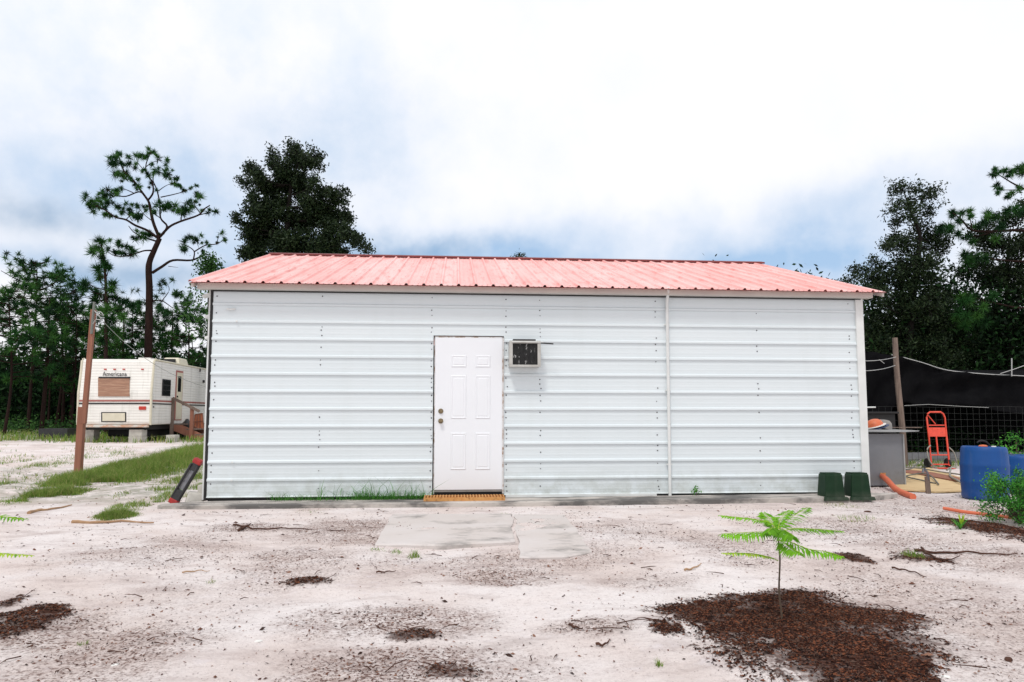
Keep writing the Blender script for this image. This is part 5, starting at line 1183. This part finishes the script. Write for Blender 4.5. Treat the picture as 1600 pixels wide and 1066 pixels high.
def sapling(base, Y, conv, fronds, stem_px, lab):
    t = thing('young_sapling', base, lab, 'sapling', 'feathery saplings in mulch')
    b = MB(); P = [np.array(base)-[0, 0, .03]]+[at(*conv(*p), Y+.005*i) for i, p in enumerate(stem_px)]; q_ = spline(P, 4); b.tube(q_, list(np.linspace(.0062, .0038, len(q_))), 8); st_ = b.build('stem', M['stem'], t, smooth=True)
    for (pts, dy, lf, dr_, mi) in fronds:
        n = len(pts); Pt = [at(*conv(*p), Y+dy*i/(n-1)) for i, p in enumerate(pts)]; bf = MB(); bst = MB(); frond(bf, bst, Pt, lf, dr_, mi, 22)
        fo_ = bf.build('frond', M['frond'], t, fix=False); bst.build('rachis', M['frond'][2], fo_, fix=False)
    return t
bs0 = gp(1222.5, 972)
FR = [([(498, 205), (470, 165), (380, 145), (245, 130)], .16, .052, .15, 0), ([(500, 225), (455, 205), (380, 205), (252, 212)], -.10, .062, .55, 0), ([(503, 332), (460, 315), (380, 300), (258, 298)], -.10, .035, .25, 2),
      ([(500, 205), (530, 165), (575, 130), (635, 95)], .30, .062, .2, 1), ([(498, 205), (480, 170), (460, 140), (438, 118)], .22, .055, .15, 0), ([(505, 210), (560, 190), (650, 190), (785, 200)], .02, .045, .25, 1),
      ([(510, 240), (560, 250), (640, 280), (720, 292), (783, 312)], -.26, .062, .35, 0), ([(500, 205), (520, 190), (540, 200), (572, 222)], -.22, .075, .7, 1), ([(500, 205), (510, 160), (525, 130), (560, 108)], .28, .05, .1, 0), ([(505, 240), (530, 252), (560, 275), (600, 296)], -.28, .06, .5, 0), ([(500, 200), (480, 185), (470, 190), (455, 205)], -.15, .05, .5, 1)]
sapling(bs0, bs0[1], Z6, FR, [(517, 560), (507, 460), (511, 330), (505, 250), (499, 205)], 'slender sapling with bright green feathery fronds in the mulch bed')
bs1 = gp(-85, 1000)
def ZL(x, y): return x, y
FL = [([(-85, 845), (-60, 818), (-20, 806), (37, 811)], -.06, .06, .15, 1), ([(-85, 865), (-60, 850), (-20, 862), (50, 868)], -.1, .035, .3, 2), ([(-85, 845), (-110, 820), (-150, 815), (-190, 830)], .1, .055, .2, 0), ([(-85, 850), (-90, 825), (-100, 800), (-120, 780)], .25, .055, .2, 0)]
sapling(bs1, bs1[1], ZL, FL, [(-86, 960), (-84, 900), (-85, 845)], 'sapling fronds reaching in from the left edge of the photo')

# bush at the right edge
cb1 = gp(1594, 818)
t = thing('green_bush', cb1, 'feathery green bush at the right edge in front of the blue barrels', 'bush')
b = MB(); bc = MB()
for i in range(60):
    a = rnd.uniform(0, 6.283); l_ = rnd.uniform(.2, .52); e = cb1+np.array([math.cos(a)*l_*.78+rnd.uniform(-.08, .08), math.sin(a)*l_*.6, rnd.uniform(.08, .58)*(1.1-.5*l_)])
    mid = cb1+(e-cb1)*.5+[0, 0, .08]; q_ = spline([cb1, mid, e], 4); b.tube(q_, list(np.linspace(.006, .002, 9)), 4, cap=False)
    for k in range(8):
        c = q_[-1]*(1-k*.075)+mid*(k*.075); leaves(bc, c+rng.normal(size=(20, 3))*.038, .030)
b.build('stems', M['stem'], t, fix=False); bc.build('foliage', M['bush'], t, fix=False)
# spiky plant
cs = gp(1501, 829)
t = thing('spiky_plant', cs, 'small spiky plant with a pale yellow heart by the thin orange pipe', 'plant')
b = MB()
def blade(b, c, d, l_, w_, m, curve=.3):
    d = np.array(d, float); d /= np.linalg.norm(d); s = np.cross(d, [0, 0, 1]); s /= np.linalg.norm(s); V = []; n = 5
    for i in range(n+1):
        t_ = i/n; p = c+d*l_*t_-np.array([0, 0, curve*l_*t_*t_]); ww = w_*(1-t_)**.6*(.6+1.2*t_ if t_ < .3 else 1); V += [p+s*ww, p-s*ww+[0, 0, .0]]
    b.add(V, [(2*i, 2*i+1, 2*i+3, 2*i+2) for i in range(n)], m)
for i in range(22): a = rnd.uniform(0, 6.283); blade(b, cs, (math.cos(a)*.8, math.sin(a)*.6, rnd.uniform(.5, 1.6)), rnd.uniform(.12, .24), .009, rnd.randint(0, 2))
for (dx, dz) in ((-.9, .55), (-1.1, .42)): blade(b, cs, (dx, -.1, dz), .34, .011, 0)
b.build('blades', M['bush'], t, fix=False)
b = MB()
for i in range(9): a = rnd.uniform(0, 6.283); blade(b, cs+[0, -.02, .03], (math.cos(a)*.4, math.sin(a)*.4-.2, 1.3), .15, .012, 2, .1)
b.build('heart', [M['frond'][2]]*3, t, fix=False)
# leafy weeds behind barrels
for (px_, py_, hh, lab) in ((1590, 728, .75, 'leafy weed rising behind the half hidden blue barrel'), (1600, 742, .5, 'low leafy weed touching the half hidden blue barrel')):
    c = gp(px_, py_); b = MB()
    for k in range(26): e = c+np.array([rnd.gauss(0, .2), rnd.gauss(0, .15), rnd.uniform(.1, hh)]); leaves(b, e+rng.normal(size=(14, 3))*.05, .07)
    t = thing('leafy_weed', c, lab, 'weed'); b.build('foliage', M['bush'], t, fix=False); b = MB(); b.tube([c, c+[0, 0, hh*.8]], .012, 5); b.build('stem', M['stem'], t)

# ------------------------------------------------------------------ litter, mulch chips, sticks
def chips(b, X, Yv, smin, smax, nm, thick=.28, asp=3.2, lift=.0):
    n = len(X); Zv = gz(X, Yv)+.003+lift*rng.random(n)
    a = rng.uniform(0, 6.283, n); d = np.stack([np.cos(a), np.sin(a), rng.normal(0, .22, n)], 1); s = np.stack([-np.sin(a), np.cos(a), rng.normal(0, .25, n)], 1)
    L_ = (rng.uniform(0, 1, n)**2.2*(smax-smin)+smin)[:, None]; w_ = L_/rng.uniform(1.6, asp*1.6, n)[:, None]; C = np.stack([X, Yv, Zv], 1)
    V = np.empty((n*5, 3)); V[0::5] = C-d*L_*.5; V[1::5] = C-s*w_*.5; V[2::5] = C+d*L_*.5; V[3::5] = C+s*w_*.5; V[4::5] = C+np.array([0, 0, 1])*w_*thick*1.6
    base = b.n; b.v.append(V); ks = rng.integers(0, nm, n)
    for i in range(n):
        o_ = base+5*i; b.f += [(o_, o_+1, o_+4), (o_+1, o_+2, o_+4), (o_+2, o_+3, o_+4), (o_+3, o_, o_+4)]; b.m += [int(ks[i])]*4
    b.n += 5*n
bm_ = MB(); bl_ = MB()
n = 420000; X = rng.uniform(-5.5, 12.5, n); Yv = rng.uniform(-7.4, -.52, n); X0_, Y0_ = X, Yv
ma, la = bed(X, Yv)
pm = np.clip(ma*1.1-.30*fbm(X, Yv, 5, 61)+.04*(ma > .02), 0, 1)*(.35+.9*(fbm(X, Yv, 9, 63) > .45)); k = rng.random(n) < pm*.95; chips(bm_, X[k], Yv[k], .006, .036, 6)
mg = [g for g in GP if g[5] == 'm']; aa = np.array([g[2]*g[3] for g in mg]); pick = rng.choice(len(mg), 260000, p=aa/aa.sum()); G_ = np.array([g[:4] for g in mg])[pick]
qa = rng.uniform(0, 6.283, len(pick)); qr = np.sqrt(rng.random(len(pick)))*1.35; X2 = G_[:, 0]+np.cos(qa)*qr*G_[:, 2]; Y2 = np.minimum(G_[:, 1]+np.sin(qa)*qr*G_[:, 3], -.56)
m2, l2 = bed(X2, Y2); k = rng.random(len(X2)) < np.clip(m2-.25*fbm(X2, Y2, 5, 61), 0, 1)*(.12+.75*(fbm(X2, Y2, 6, 63) > .46)); chips(bm_, X2[k], Y2[k], .005, .030, 6)
nm_ = fbm(X, Yv, 3.1, 17)
pl = np.clip(la*1.3*(nm_ > .40)*(.3+fbm(X, Yv, 9, 19)), 0, 1)*.85+.012+.22*np.clip(fbm(X, Yv, .9, 83)-.47, 0, 1)*np.clip(fbm(X, Yv, 5, 85)-.3, 0, 1)*5; k = rng.random(n) < pl; chips(bl_, X[k], Yv[k], .004, .024, 4)
# scattered everywhere, thinning with noise
n = 15000; X = rng.uniform(-5.5, 12, n); Yv = rng.uniform(-7.2, -.5, n); kk = (fbm(X, Yv, 1.1, 23) > .46) & (fbm(X, Yv, 6, 27) > .45); chips(bl_, X[kk], Yv[kk], .005, .028, 4)
n = 900; X = rng.uniform(-5, 11.5, n); Yv = rng.uniform(-7, -.6, n); chips(bl_, X, Yv, .02, .055, 4, asp=2)
n = 5000; X = rng.uniform(-9, 0, n); Yv = rng.uniform(-.4, 11, n); kk = fbm(X, Yv, 1.3, 33) > .5; chips(bl_, X[kk], Yv[kk], .01, .05, 4)
n = 1200; X = rng.uniform(W+.2, 13, n); Yv = rng.uniform(-.6, 4, n); chips(bl_, X, Yv, .01, .05, 4)
n = 700; X = rng.uniform(-.2, 8.6, n); Yv = rng.uniform(-.50, -.12, n); b3 = MB(); chips(b3, X, Yv, .006, .02, 4, lift=0.0); b3.v = [v+np.array([0, 0, .056]) for v in b3.v]; tag(b3.build('apron_debris', M['litter'], fix=False), 'small dark crumbs of debris lying on the concrete along the wall', 'debris', kind='stuff')
tag(bm_.build('mulch', M['mulch'], fix=False), 'reddish brown bark mulch spread around the sapling and in loose patches', 'mulch', kind='stuff')
tag(bl_.build('leaf_litter', M['litter'], fix=False), 'brown needles and leaf crumbs scattered over the pale sand', 'litter', kind='stuff')
# twigs as one uncountable scatter
b = MB()
for i in range(300):
    if i < 180: cx_, cy_, ex, ey, dn, k = GP[rnd.randrange(len(GP))]; x_ = cx_+rnd.gauss(0, .5)*ex; y_ = cy_+rnd.gauss(0, .5)*ey
    else: x_ = rnd.uniform(-4, 10); y_ = rnd.uniform(-6.5, -.7)
    if y_ > -.6 and x_ < W+.2: continue
    a = rnd.uniform(0, 6.283); l_ = rnd.uniform(.03, .09) if rnd.random() < .8 else rnd.uniform(.1, .2); z_ = float(gz(x_, y_))+.008; d = np.array([math.cos(a), math.sin(a), 0]); k_ = rnd.uniform(-.15, .15)
    b.tube([(x_, y_, z_), (x_+d[0]*l_*.5-d[1]*l_*k_, y_+d[1]*l_*.5+d[0]*l_*k_, z_+.006), (x_+d[0]*l_, y_+d[1]*l_, z_)], [.0032, .0026, .001], 4, cap=False)
tag(b.build('twigs', M['twig'], fix=False), 'thin brown twigs scattered over sand and mulch', 'twigs', kind='stuff')
# individual sticks and scraps seen in the photo
def stick(pts, r, m, lab, name='stick'):
    P = spline([gp(x, y, .012) for x, y in pts], 4); k = len(P); b = MB(); b.tube([p+np.array([0, 0, .004*math.sin(i*1.7)]) for i, p in enumerate(P)], list(np.linspace(r, r*.35, k)), 6); tag(b.build(name, m, smooth=True), lab, 'stick', 'sticks on the sand')
stick([(113, 817), (150, 817), (190, 815), (240, 818)], .020, M['palestick'], 'long pale orange stick beneath the grass tuft at left')
stick([(45, 803), (60, 799), (80, 797), (112, 791)], .022, M['palestick'], 'curved pale stick on the sand left of the grass tuft')
stick([(1070, 891), (1082, 888), (1096, 883)], .009, M['palestick'], 'short pale stick left of the sapling')
stick([(1394, 888), (1410, 891), (1430, 896), (1448, 904)], .008, M['twig'], 'thin dark twig running right of the sapling fronds')
stick([(1430, 862), (1470, 867), (1510, 864), (1555, 868), (1590, 868)], .012, M['twig'], 'long crooked brown branch lying at the right edge')
stick([(1440, 858), (1452, 872), (1475, 880), (1500, 873)], .010, M['twig'], 'forked brown branch under the long crooked branch at right')
stick([(365, 822), (385, 826), (400, 829), (440, 827), (470, 828), (540, 832)], .010, M['twig'], 'long thin dark branch lying before the concrete apron at left')
stick([(373, 832), (384, 826), (392, 820)], .014, M['twig'], 'short knotted dark twig crossing the branch by the apron')
stick([(725, 853), (735, 851), (747, 848)], .010, M['palestick'], 'tan splinter lying at the front edge of the left door pad')
stick([(588, 894), (605, 893), (619, 892)], .007, M['twig'], 'dark twig on the sand below the left door pad')
stick([(890, 978), (900, 983), (911, 987)], .008, M['twig'], 'dark short twig on bare sand left of the mulch bed')
stick([(932, 1006), (944, 1008), (953, 1002)], .008, M['twig'], 'dark hooked twig near the lower middle of the photo')
stick([(285, 899), (310, 894), (328, 893)], .006, M['palestick'], 'thin straw coloured stick on bare sand at left')
def stone(px_, py_, s_, m, lab, name='pebble', cat='pebble'):
    c = gp(px_, py_); b = MB(); b.lathe((c[0], c[1], c[2]-.004), [(s_*.6, 0), (s_, s_*.25), (s_*.8, s_*.6), (s_*.3, s_*.75), (.001, s_*.76)], 9, sx=1.4, sy=.8, rot=Matrix.Rotation(rnd.uniform(0, 3), 3, 'Z')); tag(b.build(name, m, smooth=True), lab, cat)
stone(180, 1037, .014, M['white'], 'pale stone on the sand near the lower left corner')
stone(404, 1003, .015, M['white'], 'white stone on the sand left of the dark stain')
stone(1478, 1062, .015, M['white'], 'white scrap at the lower edge right of the mulch bed')
stone(57, 961, .012, M['white'], 'white scrap on the left mulch patch')
stone(1356, 800, .030, M['twig'], 'dark lump on the sand in front of the green boxes', 'clod', 'clod')
stone(1576, 1033, .022, M['twig'], 'dark lump near the lower right corner', 'clod', 'clod')
